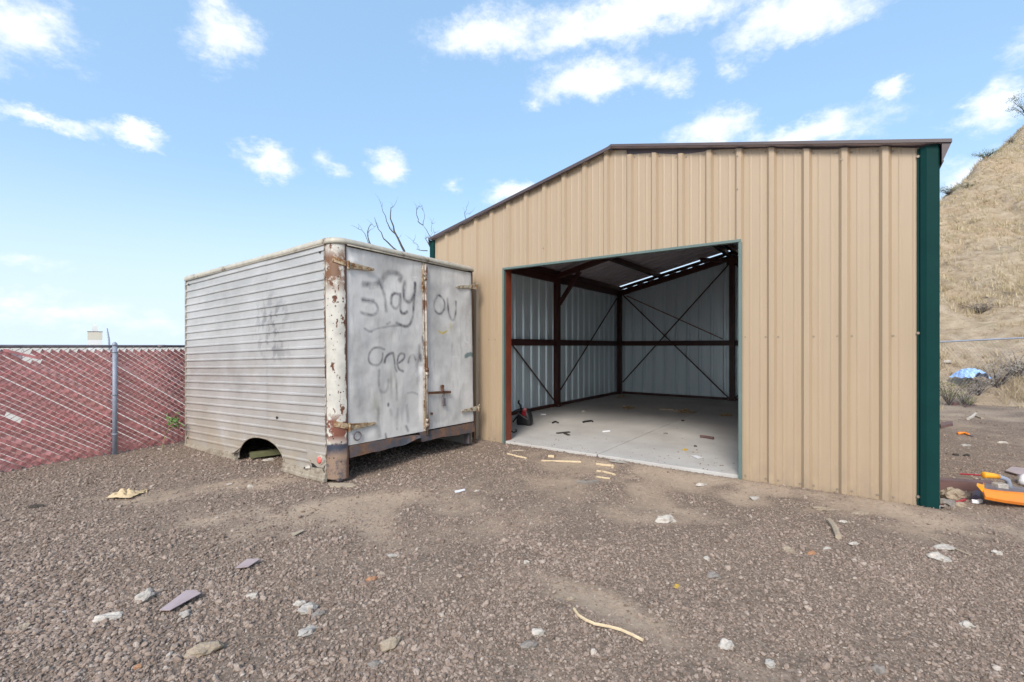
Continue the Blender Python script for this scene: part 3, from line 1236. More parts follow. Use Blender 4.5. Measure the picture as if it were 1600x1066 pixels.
# rake trim: thin on the left slope, deeper and set higher on the right
def rake(s0, s1, dz0, dz1, d0, d1):
    m = MB()
    P = []
    pts = []
    for s in (s0, s1):
        pts.append([(s, d0, zr(s, dz0)), (s, d1, zr(s, dz0)), (s, d1, zr(s, dz1)), (s, d0, zr(s, dz1))])
    m.add(pts[0] + pts[1], [(0, 1, 2, 3), (7, 6, 5, 4), (0, 4, 5, 1), (1, 5, 6, 2), (2, 6, 7, 3), (3, 7, 4, 0)])
    return m.build('rake_trim', M['roof_brown'], garage)


rake(-.03, BW / 2 + .06, -.022, .020, -.088, -.076)
rake(BW / 2 + .062, BW + .066, -.002, .030, -.098, -.083)
rake(BW / 2 + .05, BW - .02, -.17, -.0, .006, .02)['label'] = 'brown strip showing in the gap above the short tan panels'
m = MB()       # eave trim with its cut triangular end at the right corner
tri = [(BW + .0, HE - .015 - .17), (BW + .070, HE + .0), (BW + .0, HE + .012)]
m.add([(x, -.085, z) for x, z in tri] + [(x, BL, z) for x, z in tri], [(0, 1, 2), (5, 4, 3), (0, 3, 4, 1), (1, 4, 5, 2), (2, 5, 3, 0)])
m.build('eave_trim', M['roof_brown'], garage)
m = MB()
tri = [(-.030, HE - .10), (-.045, HE - .03), (-.030, HE - .014)]
m.add([(x, -.07, z) for x, z in tri] + [(x, BL, z) for x, z in tri], [(0, 2, 1), (5, 3, 4), (0, 1, 4, 3), (1, 2, 5, 4), (2, 0, 3, 5)])
m.build('eave_trim', M['roof_brown'], garage)


# green corner trims
def corner_trim(pts, z0, z1):
    m = MB()
    n = len(pts)
    t = .003
    P = []
    for z in (z0, z1):
        P.append([(x, y, z) for x, y in pts])
    m.grid(P, 0)
    P2 = [[(x + t * .7, y + t, z) for x, y in pts] for z in (z0, z1)]
    m.grid(P2, 0, flip=True)
    m.grid([[P[1][i] for i in range(n)], [P2[1][i] for i in range(n)]], 0)
    return m.build('corner_trim', M['green'], garage)


corner_trim([(BW - .164, -.004), (BW - .164, -.012), (BW - .146, -.012), (BW - .142, -.036), (BW - .100, -.056), (BW - .022, -.056), (BW - .012, -.046), (BW - .010, -.004)], -.055, HE + .005)
corner_trim([(-.040, .14), (-.040, -.040), (.0, -.040), (.05, -.038), (.052, -.004)], -.03, HE - .02)

# door trim: header and two jambs, seen thin and green
m = MB()
m.box((S0 - .03, -.040, HD - .028), (S1 + .012, .03, HD + .004))
bevel(m.build('door_header_trim', M['green_pale'], garage), .003)
m = MB()
m.box((S0 - .032, -.040, -.03), (S0 + .002, .012, HD - .030))
bevel(m.build('door_jamb_trim', M['green_pale'], garage), .003)
m = MB()
m.box((S1 - .016, -.040, -.05), (S1 + .022, .06, HD - .030))
bevel(m.build('door_jamb_trim', M['green_pale'], garage), .003)
m = MB()
m.box((S0 - .09, .014, .05), (S0 + .004, .15, HD + .08))
m.build('door_jamb', M['orange_primer'], garage)['label'] = 'orange red primed jamb on the left of the door opening'
m = MB()
m.box((S1 + .0, .062, .05), (S1 + .10, .16, HD + .08))
m.build('door_jamb', M['primer'], garage)
m = MB()
m.box((S0 - .09, .032, HD + .0), (S1 + .10, .13, HD + .14))
m.build('door_header', M['primer'], garage)

# frame
C_ = .062


def column(s, d, z1, w=.062):
    m = MB()
    # two flanges and a web, so it reads as rolled steel
    m.box((s - w, d - w, .052), (s + w, d - w + .012, z1))
    m.box((s - w, d + w - .012, .052), (s + w, d + w, z1))
    m.box((s - w, d - w + .013, .052), (s - w + .012, d + w - .013, z1))
    m.box((s + w - .012, d - w + .013, .052), (s + w, d + w - .013, z1))
    o = m.build('column', M['primer'], garage)
    p = MB()
    p.box((s - .1, d - .1, .0505), (s + .1, d + .1, .062))
    for a in (-.08, .08):
        for b in (-.08, .08):
            p.tube([(s + a, d + b, .06), (s + a, d + b, .10)], .012, 6, 1)
    q = p.build('base_plate', [M['primer'], M['screw']], o)
    return o


LM = 4.07
for s, d, z in ((.075, .10, HE - .1), (.075, LM, HE - .13), (.075, BL - .09, HE - .13), (BW / 2, BL - .09, HR - .36), (BW - .075, BL - .09, HE - .13), (BW - .075, LM, HE - .13), (BW - .075, .10, HE - .1)):
    column(s, d, z)
m = MB()      # cap bracket on the centre back column
m.prism([(-.13, 0), (.13, 0), (.10, .13), (.04, .2), (-.04, .2), (-.10, .13)], -.075, .075, 0, Matrix.Translation((BW / 2, BL - .09, HR - .42)) @ Matrix.Rotation(R(90), 4, 'X'))
m.build('column_cap', M['primer'], garage)


def rafter(d, drop, h=.12, w=.09):
    for a, b in ((.0, BW / 2), (BW / 2, BW)):
        m = MB()
        m.beam((a, d, zr(a, -drop)), (b, d, zr(b, -drop)), w, h)
        m.build('rafter', M['primer'], garage)


rafter(.11, .12)
rafter(LM, .17)
rafter(BL - .10, .245, .15)
for a, b in ((.0, BW / 2), (BW / 2, BW)):
    m = MB()      # thin closure angle under the light gap at the back gable
    m.beam((a, BL - .02, zr(a, -.082)), (b, BL - .02, zr(b, -.082)), .03, .085)
    m.build('closure_angle', M['primer'], garage)
for s in (.05, 1.29, 2.35, BW / 2 - .12, BW / 2 + .12, 4.1, 5.2, BW - .05):
    if s in (2.35, 4.1):
        continue
    m = MB()
    h = .13
    m.box((s - .03, .02, zr(s) - h - .022), (s + .03, BL - .03, zr(s) - .022))
    m.box((s - .03, .02, zr(s) - h - .022), (s + .075, BL - .03, zr(s) - h - .012))
    m.build('purlin', M['primer'], garage)
# eave struts, girts, base rails
for s in (.04, BW - .075):
    m = MB()
    m.box((s - .035, .17, HE - .30), (s + .035, BL - .16, HE - .14))
    m.build('eave_strut', M['primer'], garage)
    m = MB()
    m.box((s - .035, .17, 1.51), (s + .035, LM - .065, 1.65))
    m.build('girt', M['primer'], garage)
    m = MB()
    m.box((s - .035, LM + .065, 1.51), (s + .035, BL - .155, 1.65))
    m.build('girt', M['primer'], garage)
    m = MB()
    m.box((s - .03, .2, .051), (s + .03, BL - .04, .115))
    m.build('base_rail', M['primer'], garage)
for a, b in ((.14, BW / 2 - .065), (BW / 2 + .065, BW - .14)):
    m = MB()
    m.box((a, BL - .075, 1.51), (b, BL - .012, 1.65))
    m.build('girt', M['primer'], garage)
    m = MB()
    m.box((a, BL - .07, .051), (b, BL - .012, .115))
    m.build('base_rail', M['primer'], garage)


def brace(p, q, name='brace', r=.017, mat='primer', label=None):
    m = MB()
    m.tube([p, q], r, 6)
    o = m.build(name, M[mat], garage)
    if label:
        o['label'] = label
    return o


brace((.11, .16, 3.08), (.11, LM - .07, .11))
brace((.11, BL - .15, 3.10), (.11, LM + .07, .42))
brace((.18, BL - .11, .40), (BW / 2 - .06, BL - .11, 3.70))
brace((.15, BL - .15, 3.10), (BW / 2 - .06, BL - .15, .10))
brace((BW - .15, BL - .11, .40), (BW / 2 + .06, BL - .11, 3.70))
brace((BW - .15, BL - .15, 3.10), (BW / 2 + .06, BL - .15, .10))
brace((.36, BL - .22, 3.00), (3.03, BL - .22, 1.69), r=.012, mat='orange_primer', label='thin orange primed rod hanging across the back wall bracing')
for sg, s in ((1, .13), (-1, BW - .13)):
    m = MB()
    m.beam((s, LM, 2.50), (s + sg * .55, LM, zr(s + sg * .55, -.25)), .075, .085)
    m.build('knee_brace', M['primer'], garage)
m = MB()
m.beam((BW / 2 - .62, BL - .8, zr(BW / 2 - .62, -.17)), (BW / 2 - .10, BL - .2, HR - .33), .07, .08)
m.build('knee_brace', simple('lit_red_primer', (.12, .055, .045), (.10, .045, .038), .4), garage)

# floor slab in two pours with a recessed joint
JS = 3.07
for a, b in ((.0, JS - .006), (JS + .006, BW)):
    m = MB()
    m.box((a, .006, -.25), (b, BL, .05))
    bevel(m.build('floor_slab', M['concrete'], garage), .006)
m = MB()
m.box((JS - .0055, .014, -.25), (JS + .0055, BL - .01, .040))
m.build('slab_joint', M['dark_steel'], garage)

# ------------------------------------------------------------------ the old truck box
tx = Vector((TE[0], TE[1], .0299)).normalized()
ty = Vector((TN[0], TN[1], -.0103))
ty = (ty - tx * ty.dot(tx)).normalized()
tz = tx.cross(ty)
TM = Matrix((tx, ty, tz)).transposed().to_4x4()
TM.translation = Vector((TC[0], TC[1], 0))
truck = empty('truck_box', (0, 0, 0), 'old dented aluminium truck box with ribbed side, rusty hinges and spray painted doors', 'truck box')
truck.matrix_world = TM


def ray_local(px, py, axis_):
    """where the sight line through a photo pixel meets the truck's side (axis 1) or door (axis 0) plane, in truck metres"""
    d = Vector(((px - 800) / F_PX, 1, -(py - HY) / F_PX))
    inv = TM.inverted()
    o = inv @ Vector((0, 0, EYE))
    v = inv.to_3x3() @ d
    t = -o[axis_] / v[axis_]
    return o + v * t


RP = .163         # corner post radius
ZT = 2.665
rib_z = [2.599 - .1099 * k for k in range(23)]


def side_profile():
    p = [(0.04, 0.)]
    for z in sorted(rib_z):
        if z < .10:
            continue
        p += [(z - .016, 0.), (z - .012, .015), (z + .004, .015), (z + .016, 0.)]
    p += [(ZT, 0.)]
    return p


ARC_C, ARC_W, ARC_B, ARC_H = -1.615, .575, .05, .31


def arch(x):
    u = (x - ARC_C) / ARC_W
    if abs(u) >= 1:
        return .04
    return ARC_B + ARC_H * (1 - abs(u) ** 2.3) ** .5


def side_sheet(x0, x1, proud):
    xs = sorted(set([x0, x1] + list(np.linspace(x0, x1, 30)) + [ARC_C + ARC_W * math.cos(t) for t in np.linspace(0, math.pi, 25) if x0 < ARC_C + ARC_W * math.cos(t) < x1]))
    prof = side_profile()
    mb = MB()
    for skin in (0, -.004):
        P = []
        for x in xs:
            zb = arch(x)
            col = []
            for z, o in prof:
                if z < zb:
                    z, o = zb, 0.
                dent = .010 * float(fbm(np.array([x * .9]), np.array([z * 1.1]), 3, 60)[0])
                if z < 2.4 and x > -2.9 and x < -1.3:
                    o *= .85
                col.append((x, -(o + dent + proud + skin), z))
            P.append(col)
        mb.grid(P, 0, flip=(skin == 0))
    # outer bound edges
    return mb.build('side_panel', M['alu_side'], truck)


for a, b, pr in ((-TL, -2.72, 0), (-2.72, -1.44, .002), (-1.44, -RP, 0)):
    side_sheet(a, b, pr)
m = MB()
m.box((-TL - .012, -.016, .0), (-TL + .022, .03, ZT))
bevel(m.build('corner_strip', M['skirt'], truck), .006)
m = MB()
m.box((-RP - .016, -.012, .02), (-RP - .002, .02, ZT))
bevel(m.build('corner_strip', M['rod'], truck), .004)
# rivets along the seams
m = MB()
for x in (-2.72, -1.44):
    for z in np.arange(.45, 2.6, .1099):
        m.tube([(x + .012, -.002, z + .05), (x + .012, -.008, z + .05)], .006, 5)
for k in range(23):
    m.tube([(-RP - .035, 0, rib_z[k] - .05), (-RP - .035, -.007, rib_z[k] - .05)], .006, 5)
tag(m.build('rivets', M['galv'], truck), kind='stuff')


def skirt(xa, xb, za, zb_, name='skirt_rail'):
    m = MB()
    pr = [(0, .09), (-.022, .085), (-.030, .055), (-.030, .030), (-.045, .022), (-.045, -.01), (0, -.015)]
    P = []
    for x, z in ((xa, za), ((xa + xb) / 2, (za + zb_) / 2 - .006), (xb, zb_)):
        P.append([(x, y, z + q) for y, q in pr])
    m.grid(P, 0, flip=True)
    n = len(pr)
    m.add(P[0], [tuple(range(n))])
    m.add(P[-1], [tuple(range(n - 1, -1, -1))])
    return m.build(name, M['skirt'], truck)


skirt(-TL, -2.23, -.005, .012)
skirt(-1.05, -RP, .02, .0)
# arch lip and curled flap
m = MB()
lip = [(ARC_C + ARC_W * math.cos(t), -.004, ARC_B + ARC_H * (1 - abs(math.cos(t)) ** 2.3) ** .5) for t in np.linspace(.02, math.pi - .35, 26)]
m.tube(lip, .007, 5)
m.build('wheel_arch_lip', M['skirt'], truck, True)
m = MB()
m.grid([[(-2.30, -.012, .10), (-2.28, -.05, .085), (-2.24, -.09, .10)], [(-2.20, -.012, .13), (-2.19, -.045, .12), (-2.17, -.08, .13)], [(-2.10, -.008, .22), (-2.09, -.02, .21), (-2.08, -.03, .20)]])
m.build('bent_flap', M['roof_trim'], truck)

# left end wall, far side, deck and frame members
m = MB()
m.box((-TL + .01, .02, .05), (-TL + .03, TW - .02, ZT))
m.build('end_wall', M['alu_side'], truck)
m = MB()
m.box((-TL + .02, TW - .02, .02), (-.1, TW, ZT))
m.build('side_panel', M['alu_side'], truck)['label'] = 'plain far side panel facing the garage'
m = MB()
m.box((-TL + .03, .06, .44), (-.175, TW - .06, .50))
m.build('floor_deck', M['dark_steel'], truck)
for y in (.72, 1.62):
    m = MB()
    m.box((-TL + .05, y, .17), (-.25, y + .08, .438))
    m.build('frame_rail', M['dark_steel'], truck)
for x in (-.7, -1.7, -2.7):
    m = MB()
    m.box((x, .06, .33), (x + .06, TW - .06, .438))
    m.build('cross_member', M['dark_steel'], truck)


# corner posts
def post(yc, sgn, zlo, RP=RP):
    m = MB()
    pts = []
    for t in np.linspace(0, 90, 9):
        a = R(t)
        if sgn < 0:
            pts.append((-RP + RP * math.sin(a), yc - RP * math.cos(a)))      # near corner
        else:
            pts.append((-RP + RP * math.cos(a), yc + RP * math.sin(a)))
    for skin in (0, -.006):
        P = []
        for z in list(np.linspace(zlo, ZT, 26)):
            row = []
            for x, y in pts:
                nx, ny = (x + RP) / RP, (y - yc) / RP
                dd = skin + .006 * float(fbm(np.array([x * 3 + y * 3]), np.array([z * 2.2]), 3, 33)[0])
                row.append((x + nx * dd, y + ny * dd, z))
            P.append(row)
        m.grid(P, 0, flip=(skin != 0))
    return m.build('corner_post', M['post_paint'], truck, True)


post(RP, -1, .02)['label'] = 'rounded white corner post with chipped paint and rusty foot'
post(TW - .06, 1, .06, .06)
m = MB()      # foot return behind the near post
m.box((-.10, .158, .03), (-.006, .172, .36))
m.box((-.16, .05, .0), (-.02, .165, .03))
m.build('post_foot', M['rust_sill'], truck)
m = MB()
m.box((-.10, TW - .175, .07), (-.006, TW - .16, .36))
m.build('post_foot', M['rust_sill'], truck)


# roof with rounded rim
def roof():
    m = MB()
    ox = .02
    nxs = 16
    # outline of the box top with rounded rear corners
    out = [(-TL - ox, -ox)]
    for t in np.linspace(0, 90, 8):
        a = R(t)
        out.append((-RP + (RP + ox) * math.sin(a), RP - (RP + ox) * math.cos(a)))
    for t in np.linspace(0, 90, 8):
        a = R(t)
        out.append((-.06 + (.06 + ox) * math.cos(a), TW - .06 + (.06 + ox) * math.sin(a)))
    out.append((-TL - ox, TW + ox))
    # subdivide for small dents
    fine = []
    for i in range(len(out)):
        a, b = Vector(out[i]), Vector(out[(i + 1) % len(out)])
        k = max(1, int((b - a).length / .15))
        for j in range(k):
            fine.append(tuple(a.lerp(b, j / k)))
    cx, cy = -TL / 2, TW / 2

    def ring(inset, z):
        r = []
        for x, y in fine:
            vx, vy = cx - x, cy - y
            l = math.hypot(vx, vy)
            w = .006 * float(fbm(np.array([x * 2.2]), np.array([y * 2.2]), 2, 77)[0])
            r.append((x + vx / l * inset, y + vy / l * inset, z + w))
        return r
    rings = [ring(.018, 2.658), ring(0, 2.662), ring(-.002, 2.688), ring(.006, 2.712), ring(.03, 2.730), ring(.08, 2.740), ring(.6, 2.752)]
    P = [r + [r[0]] for r in rings]
    m.grid(P, 0)
    n = len(fine)
    m.add(rings[-1], [tuple(range(n))])
    for i in range(len(m.mi)):
        pass
    o = m.build('roof', [M['roof_trim']], truck)
    o.data.polygons.foreach_set('use_smooth', [True] * len(o.data.polygons))
    return o


roof()
m = MB()
m.tube([(-TL, -.012, 2.655), (-RP, -.012, 2.655)], .008, 5)
m.tube([(.012, RP, 2.655), (.012, 1.0, 2.652), (.012, TW - RP, 2.655)], .010, 5)
m.build('drip_rail', M['roof_trim'], truck, True)


# the two doors; spray paint is print on a fine sheet, measured in the plane of the doors
def stroke_px(pts, w):
    q = [ray_local(x, y, 0) for x, y in pts]
    return [(p.y, p.z) for p in q], w


def C5(pts):
    """crop of the left door, top half: crop pixels to photo pixels"""
    return [(540 + x / 5.921, 380 + y / 5.922) for x, y in pts]


def C6(pts):
    return [(540 + x / 5.921, 530 + y / 5.922) for x, y in pts]


def C7(pts):
    return [(650 + x / 3.4417, 390 + y / 3.4387) for x, y in pts]


SPRAY = []


def spray(conv, pts, w, a):
    q, _ = stroke_px(conv(pts), w)
    # smooth the polyline
    for _ in range(2):
        r = [q[0]]
        for i in range(len(q) - 1):
            (x0, y0), (x1, y1) = q[i], q[i + 1]
            r += [(x0 * .75 + x1 * .25, y0 * .75 + y1 * .25), (x0 * .25 + x1 * .75, y0 * .25 + y1 * .75)]
        r.append(q[-1])
        q = r
    SPRAY.append((q, w * 1.18, min(1., a * 1.25)))


# "Stay"
spray(C5, [(175, 380), (230, 380), (300, 375), (345, 365)], .030, .62)
spray(C5, [(235, 410), (290, 405), (340, 380)], .020, .3)
spray(C5, [(165, 525), (220, 530), (275, 545), (305, 595), (290, 645), (250, 668), (200, 660), (150, 640)], .017, .75)
spray(C5, [(170, 525), (215, 530), (260, 540)], .028, .6)
spray(C5, [(345, 375), (360, 330), (400, 285), (440, 265), (490, 275), (530, 305), (520, 340)], .032, .62)
spray(C5, [(325, 350), (345, 400), (362, 450), (375, 520), (380, 625)], .020, .72)
spray(C5, [(335, 350), (350, 390)], .04, .5)
spray(C5, [(500, 470), (455, 460), (425, 510), (430, 580), (470, 610), (500, 580), (515, 520), (510, 470)], .018, .85)
spray(C5, [(515, 470), (515, 540), (505, 600), (520, 645), (545, 655), (575, 635)], .018, .82)
spray(C5, [(560, 370), (545, 440), (550, 520), (585, 550), (625, 530), (645, 460), (650, 370)], .022, .85)
spray(C5, [(562, 365), (555, 420), (548, 460)], .030, .6)
spray(C5, [(645, 470), (640, 560), (635, 640), (620, 720), (590, 770), (540, 770), (475, 740)], .018, .8)
spray(C5, [(180, 790), (235, 825), (270, 800), (320, 785), (380, 775), (440, 765), (530, 765)], .012, .55)
spray(C5, [(385, 750), (410, 735)], .016, .7)
# second row
spray(C6, [(365, 95), (320, 75), (265, 80), (225, 130), (215, 195), (250, 240), (310, 245), (345, 200), (350, 130)], .013, .62)
spray(C6, [(370, 215), (380, 165), (410, 135), (445, 130)], .015, .75)
spray(C6, [(450, 140), (460, 190), (465, 260), (480, 300)], .015, .65)
spray(C6, [(485, 230), (540, 195), (560, 150), (530, 125), (495, 150), (485, 230), (500, 280), (540, 298)], .014, .72)
spray(C6, [(590, 215), (600, 160), (635, 140), (655, 190)], .014, .6)
spray(C6, [(690, 60), (690, 140), (700, 190), (715, 200)], .022, .6)
spray(C6, [(697, 150), (705, 200)], .026, .9)
spray(C6, [(690, 200), (700, 240)], .018, .5)
# third and fourth rows, mostly rubbed off
spray(C6, [(315, 290), (310, 400), (325, 480), (360, 500), (395, 470), (405, 380)], .017, .42)
spray(C6, [(460, 300), (480, 420), (480, 560)], .015, .32)
spray(C6, [(585, 500), (640, 490), (680, 510)], .012, .4)
spray(C6, [(580, 620), (590, 760)], .024, .42)
spray(C6, [(310, 640), (310, 760), (320, 900)], .022, .34)
spray(C6, [(490, 650), (470, 760), (480, 830)], .018, .30)
spray(C6, [(570, 810), (585, 850)], .018, .6)
spray(C6, [(400, 600), (400, 615)], .014, .8)
spray(C6, [(375, 880), (385, 925)], .014, .75)
spray(C6, [(420, 660), (430, 700)], .02, .3)
# right door: "ou"
spray(C7, [(125, 245), (100, 285), (105, 330), (135, 352), (158, 320), (158, 275), (135, 245), (120, 248)], .015, .72)
spray(C7, [(172, 265), (175, 320), (185, 365), (203, 385), (217, 350), (218, 280)], .017, .72)
spray(C7, [(185, 200), (215, 235), (240, 250)], .05, .18)
spray(C7, [(40, 470), (42, 530)], .018, .8)
spray(C7, [(25, 590), (32, 620)], .022, .6)

STAIN = [(C6, (285, 620), .05, .10, .8, 'stain'), (C6, (285, 700), .028, .25, .6, 'stain'), (C6, (295, 820), .03, .22, .45, 'stain'),
         (C6, (430, 380), .02, .16, .5, 'stain'), (C6, (480, 440), .014, .10, .5, 'stain'), (C7, (190, 420), .14, .05, .25, 'stain')]
SPOT = [(C7, [(128, 440), (145, 452), (172, 436)], .016, .95, 'yellow'), (C7, [(262, 455), (268, 490), (282, 500)], .020, .9, 'white_scrape'),
        (C7, [(202, 574), (230, 574)], .010, .9, 'white_scrape'), (C7, [(270, 572), (295, 560), (318, 572)], .045, .8, 'teal'),
        (C6, [(665, 330), (700, 300), (730, 280)], .035, .7, 'white_scrape'), (C5, [(632, 312), (665, 312)], .010, .9, 'white_scrape'),
        (C5, [(225, 850), (242, 838)], .012, .9, 'white_scrape'), (C5, [(280, 803), (350, 800)], .008, .6, 'white_scrape'),
        (C7, [(190, 395), (192, 440)], .012, .4, 'yellow')]


def seg_dist(Y, Z, q):
    D = np.full(Y.shape, 9.)
    for (a, b), (c, d) in zip(q[:-1], q[1:]):
        vx, vy = c - a, d - b
        L2 = vx * vx + vy * vy + 1e-12
        t = np.clip(((Y - a) * vx + (Z - b) * vy) / L2, 0, 1)
        D = np.minimum(D, np.hypot(Y - a - t * vx, Z - b - t * vy))
    return D


def door(y0, y1, zb, zt, label, seed):
    ny, nz = int((y1 - y0) / .0085), int((zt - zb) / .0085)
    ys = np.linspace(y0, y1, ny)
    zs = np.linspace(zb, zt, nz)
    Y, Z = np.meshgrid(ys, zs)
    # dents and creases
    X = .022 * fbm(Y * 1.3, Z * 1.1, 3, seed) + .011 * fbm(Y * 3.7, Z * 3.1, 3, seed + 3)
    X = X - .022 * np.exp(-((Y - (y0 + y1) / 2 - .1) ** 2 / .10 + (Z - zt + .25) ** 2 / .03)) if seed == 11 else X - .012 * np.exp(-((Y - y1 + .35) ** 2 / .02 + (Z - 2.25) ** 2 / .03))
    if seed == 11:
        X = X + .020 * np.exp(-((Y - y0 - .10) ** 2 / .012 + (Z - 2.52 + .4 * (Y - y0)) ** 2 / .002))
        X = X - .03 * np.exp(-((Y - y1 + .03) ** 2 / .006 + (Z - 1.27) ** 2 / .012))
        X = X - .012 * np.exp(-((Y - y1 + .15) ** 2 / .05 + (Z - .75) ** 2 / .10))
    edge = np.minimum(np.minimum(Y - y0, y1 - Y), np.minimum(Z - zb, zt - Z))
    X = X * sstep(0, .09, edge) - .012
    me = bpy.data.meshes.new('door')
    idx = np.arange(ny * nz).reshape(nz, ny)
    fs = np.stack([idx[:-1, :-1], idx[:-1, 1:], idx[1:, 1:], idx[1:, :-1]], -1).reshape(-1, 4)
    v = np.stack([X, Y, Z], -1).reshape(-1, 3).tolist()
    f = fs.tolist()
    n0 = len(v)
    # thickness: a returned edge and a plain inner skin
    c = [(-.10, y0, zb), (-.10, y1, zb), (-.10, y1, zt), (-.10, y0, zt)]
    e = [(-.012, y0, zb), (-.012, y1, zb), (-.012, y1, zt), (-.012, y0, zt)]
    v += c + e
    f += [[n0 + 3, n0 + 2, n0 + 1, n0]] + [[n0 + i, n0 + (i + 1) % 4, n0 + 4 + (i + 1) % 4, n0 + 4 + i] for i in range(4)]
    me.from_pydata(v, [], f)
    sm = [True] * (len(f) - 5) + [False] * 5
    me.polygons.foreach_set('use_smooth', sm)
    att = {k: np.zeros_like(Y) for k in ('spray', 'stain', 'yellow', 'white_scrape', 'teal')}
    for q, w, a in SPRAY:
        D = seg_dist(Y, Z, q)
        brk = .72 + .5 * fbm(Y * 13, Z * 13, 2, 5)
        att['spray'] = np.maximum(att['spray'], a * np.clip(brk, .3, 1.1) * np.exp(-(D / (w * 1.0)) ** 2.8))
    for conv, p, ry, rz_, a, k in STAIN:
        q = ray_local(*conv([p])[0], 0)
        g = np.exp(-(((Y - q.y) / ry) ** 2 + ((Z - q.z) / rz_) ** 2)) * np.clip(.7 + .9 * fbm(Y * 16, Z * 4, 3, 8), 0, 1)
        att[k] = np.maximum(att[k], a * g)
    for conv, pts, w, a, k in SPOT:
        q, _ = stroke_px(conv(pts), w)
        D = seg_dist(Y, Z, q) + .012 * fbm(Y * 20, Z * 20, 2, 4)
        att[k] = np.maximum(att[k], a * sstep(w, w * .5, D))
    for k, g in att.items():
        at = me.attributes.new(k, 'FLOAT', 'POINT')
        at.data.foreach_set('value', np.concatenate([np.clip(g, 0, 1).ravel(), np.zeros(8)]).astype(np.float32))
    me.materials.append(M['alu_door'])
    o = bpy.data.objects.new('door', me)
    COL.objects.link(o)
    o.parent = truck
    o['label'] = label
    return o


ZD = .378
d1 = door(.170, 1.345, ZD, 2.640, 'left door with the large spray painted word Stay and rubbed writing below', 11)
d2 = door(1.412, TW - .035, ZD + .012, 2.640, 'right door with spray painted letters ou and a padlocked latch', 23)


def strap(parent, knx, tip, wide0=.075, wide1=.032, mat='hinge', sgn=1):
    """strap hinge: post plate, knuckle and a tapering strap on the door (local truck coordinates)"""
    y0, z0 = knx
    y1, z1 = tip
    m = MB()
    dx = .012
    for xx in (0,):
        m.add([(dx, y0, z0 - wide0 / 2), (dx, y1, z1 - wide1 / 2), (dx, y1 + sgn * .018, z1), (dx, y1, z1 + wide1 / 2), (dx, y0, z0 + wide0 / 2),
               (-.004, y0, z0 - wide0 / 2), (-.004, y1, z1 - wide1 / 2), (-.004, y1 + sgn * .018, z1), (-.004, y1, z1 + wide1 / 2), (-.004, y0, z0 + wide0 / 2)],
              [(0, 1, 2, 3, 4), (9, 8, 7, 6, 5), (0, 5, 6, 1), (1, 6, 7, 2), (2, 7, 8, 3), (3, 8, 9, 4), (4, 9, 5, 0)])
    m.tube([(.016, y0 - sgn * .012, z0 - wide0 * .62), (.016, y0 - sgn * .012, z0 + wide0 * .62)], .017, 8)
    # arm that wraps on to the post
    if sgn > 0:
        P = [[(-RP + (RP + e) * math.sin(a), RP - (RP + e) * math.cos(a), z0 + .012 + .05 * (1.5 - a) + q_ * wide0 * .42) for q_, e in ((-1, -.004), (-1, .012), (1, .012), (1, -.004))] for a in np.linspace(1.50, .62, 7)]
        m.grid(P)
        m.add(P[-1], [(0, 1, 2, 3)])
    else:
        m.beam((.012, y0 - sgn * .02, z0 + .01), (-.022, y0 - sgn * .10, z0 + .035), .02, wide0 * .7)
    for t in (.25, .6, .9):
        m.tube([(dx, y0 + (y1 - y0) * t, z0 + (z1 - z0) * t), (dx + .008, y0 + (y1 - y0) * t, z0 + (z1 - z0) * t)], .009, 6)
    return bevel(m.build('hinge', M[mat], parent), .003)


strap(d1, (.185, 2.425), (.530, 2.425))
strap(d1, (.185, .585), (.530, .585))
strap(d2, (TW + .02, 2.435), (2.02, 2.385), mat='hinge_white', sgn=-1)
strap(d2, (TW + .02, .575), (2.09, .570), mat='hinge_white', sgn=-1)
# round port in the left door, a thin raised ring
m = MB()
ring = [(.004, .283 + .048 * math.cos(t), .47 + .048 * math.sin(t)) for t in np.linspace(0, 2 * math.pi, 21)]
m.tube(ring, .007, 6, cap=False)
m.build('ring', M['galv_dull'], d1, True)

# meeting strips, lock rods, latch and padlock
m = MB()
m.box((-.014, 1.346, ZD - .0), (.006, 1.372, 2.64))
bevel(m.build('door_edge_strip', M['rod'], d1), .004)
m = MB()
m.box((-.014, 1.389, ZD + .01), (.004, 1.411, 2.64))
bevel(m.build('door_edge_strip', M['rod'], d2), .004)
m = MB()
m.tube([(.018, 1.380, ZD - .05), (.018, 1.380, 2.62)], .014, 8)
for z in (2.48, 2.42, 1.20, 1.14, .52, .46):
    m.tube([(.018, 1.380, z - .022), (.018, 1.380, z + .022)], .024, 8)
m.build('lock_rod', M['rod'], d2, True)
for z in (2.53, 1.14, .47):
    m = MB()
    m.box((-.004, 1.335, z - .06), (.016, 1.425, z + .06))
    bevel(m.build('rod_bracket', M['rod'], d2), .006)
m = MB()
m.box((-.002, 1.325, 2.25), (.012, 1.343, 2.55))
bevel(m.build('keeper', M['hinge'], d1), .004)
m = MB()
m.box((-.002, 1.325, .42), (.012, 1.343, .80))
bevel(m.build('keeper', M['hinge'], d1), .004)
m = MB()
m.beam((.025, 1.39, .885), (.028, 1.83, .868), .014, .034)
m.tube([(.03, 1.66, .89), (.03, 1.66, .955)], [.022, .018], 8)
m.tube([(.015, 1.66, .955), (.045, 1.66, .955)], .026, 8)
m.tube([(.0, 1.79, .87), (.045, 1.79, .87)], .014, 6)
bevel(m.build('latch', M['rust'], d2), .003)
m = MB()
m.box((.006, 1.672, .68), (.030, 1.722, .79))
m.tube([(.018, 1.682, .79), (.018, 1.682, .845), (.018, 1.697, .86), (.018, 1.712, .845), (.018, 1.712, .79)], .006, 6)
bevel(m.build('padlock', M['galv_dull'], d2), .006)
m = MB()
m.tube([(.0, 1.47, .60), (.016, 1.47, .60)], .018, 8)
m.build('bolt', M['rust'], d2)


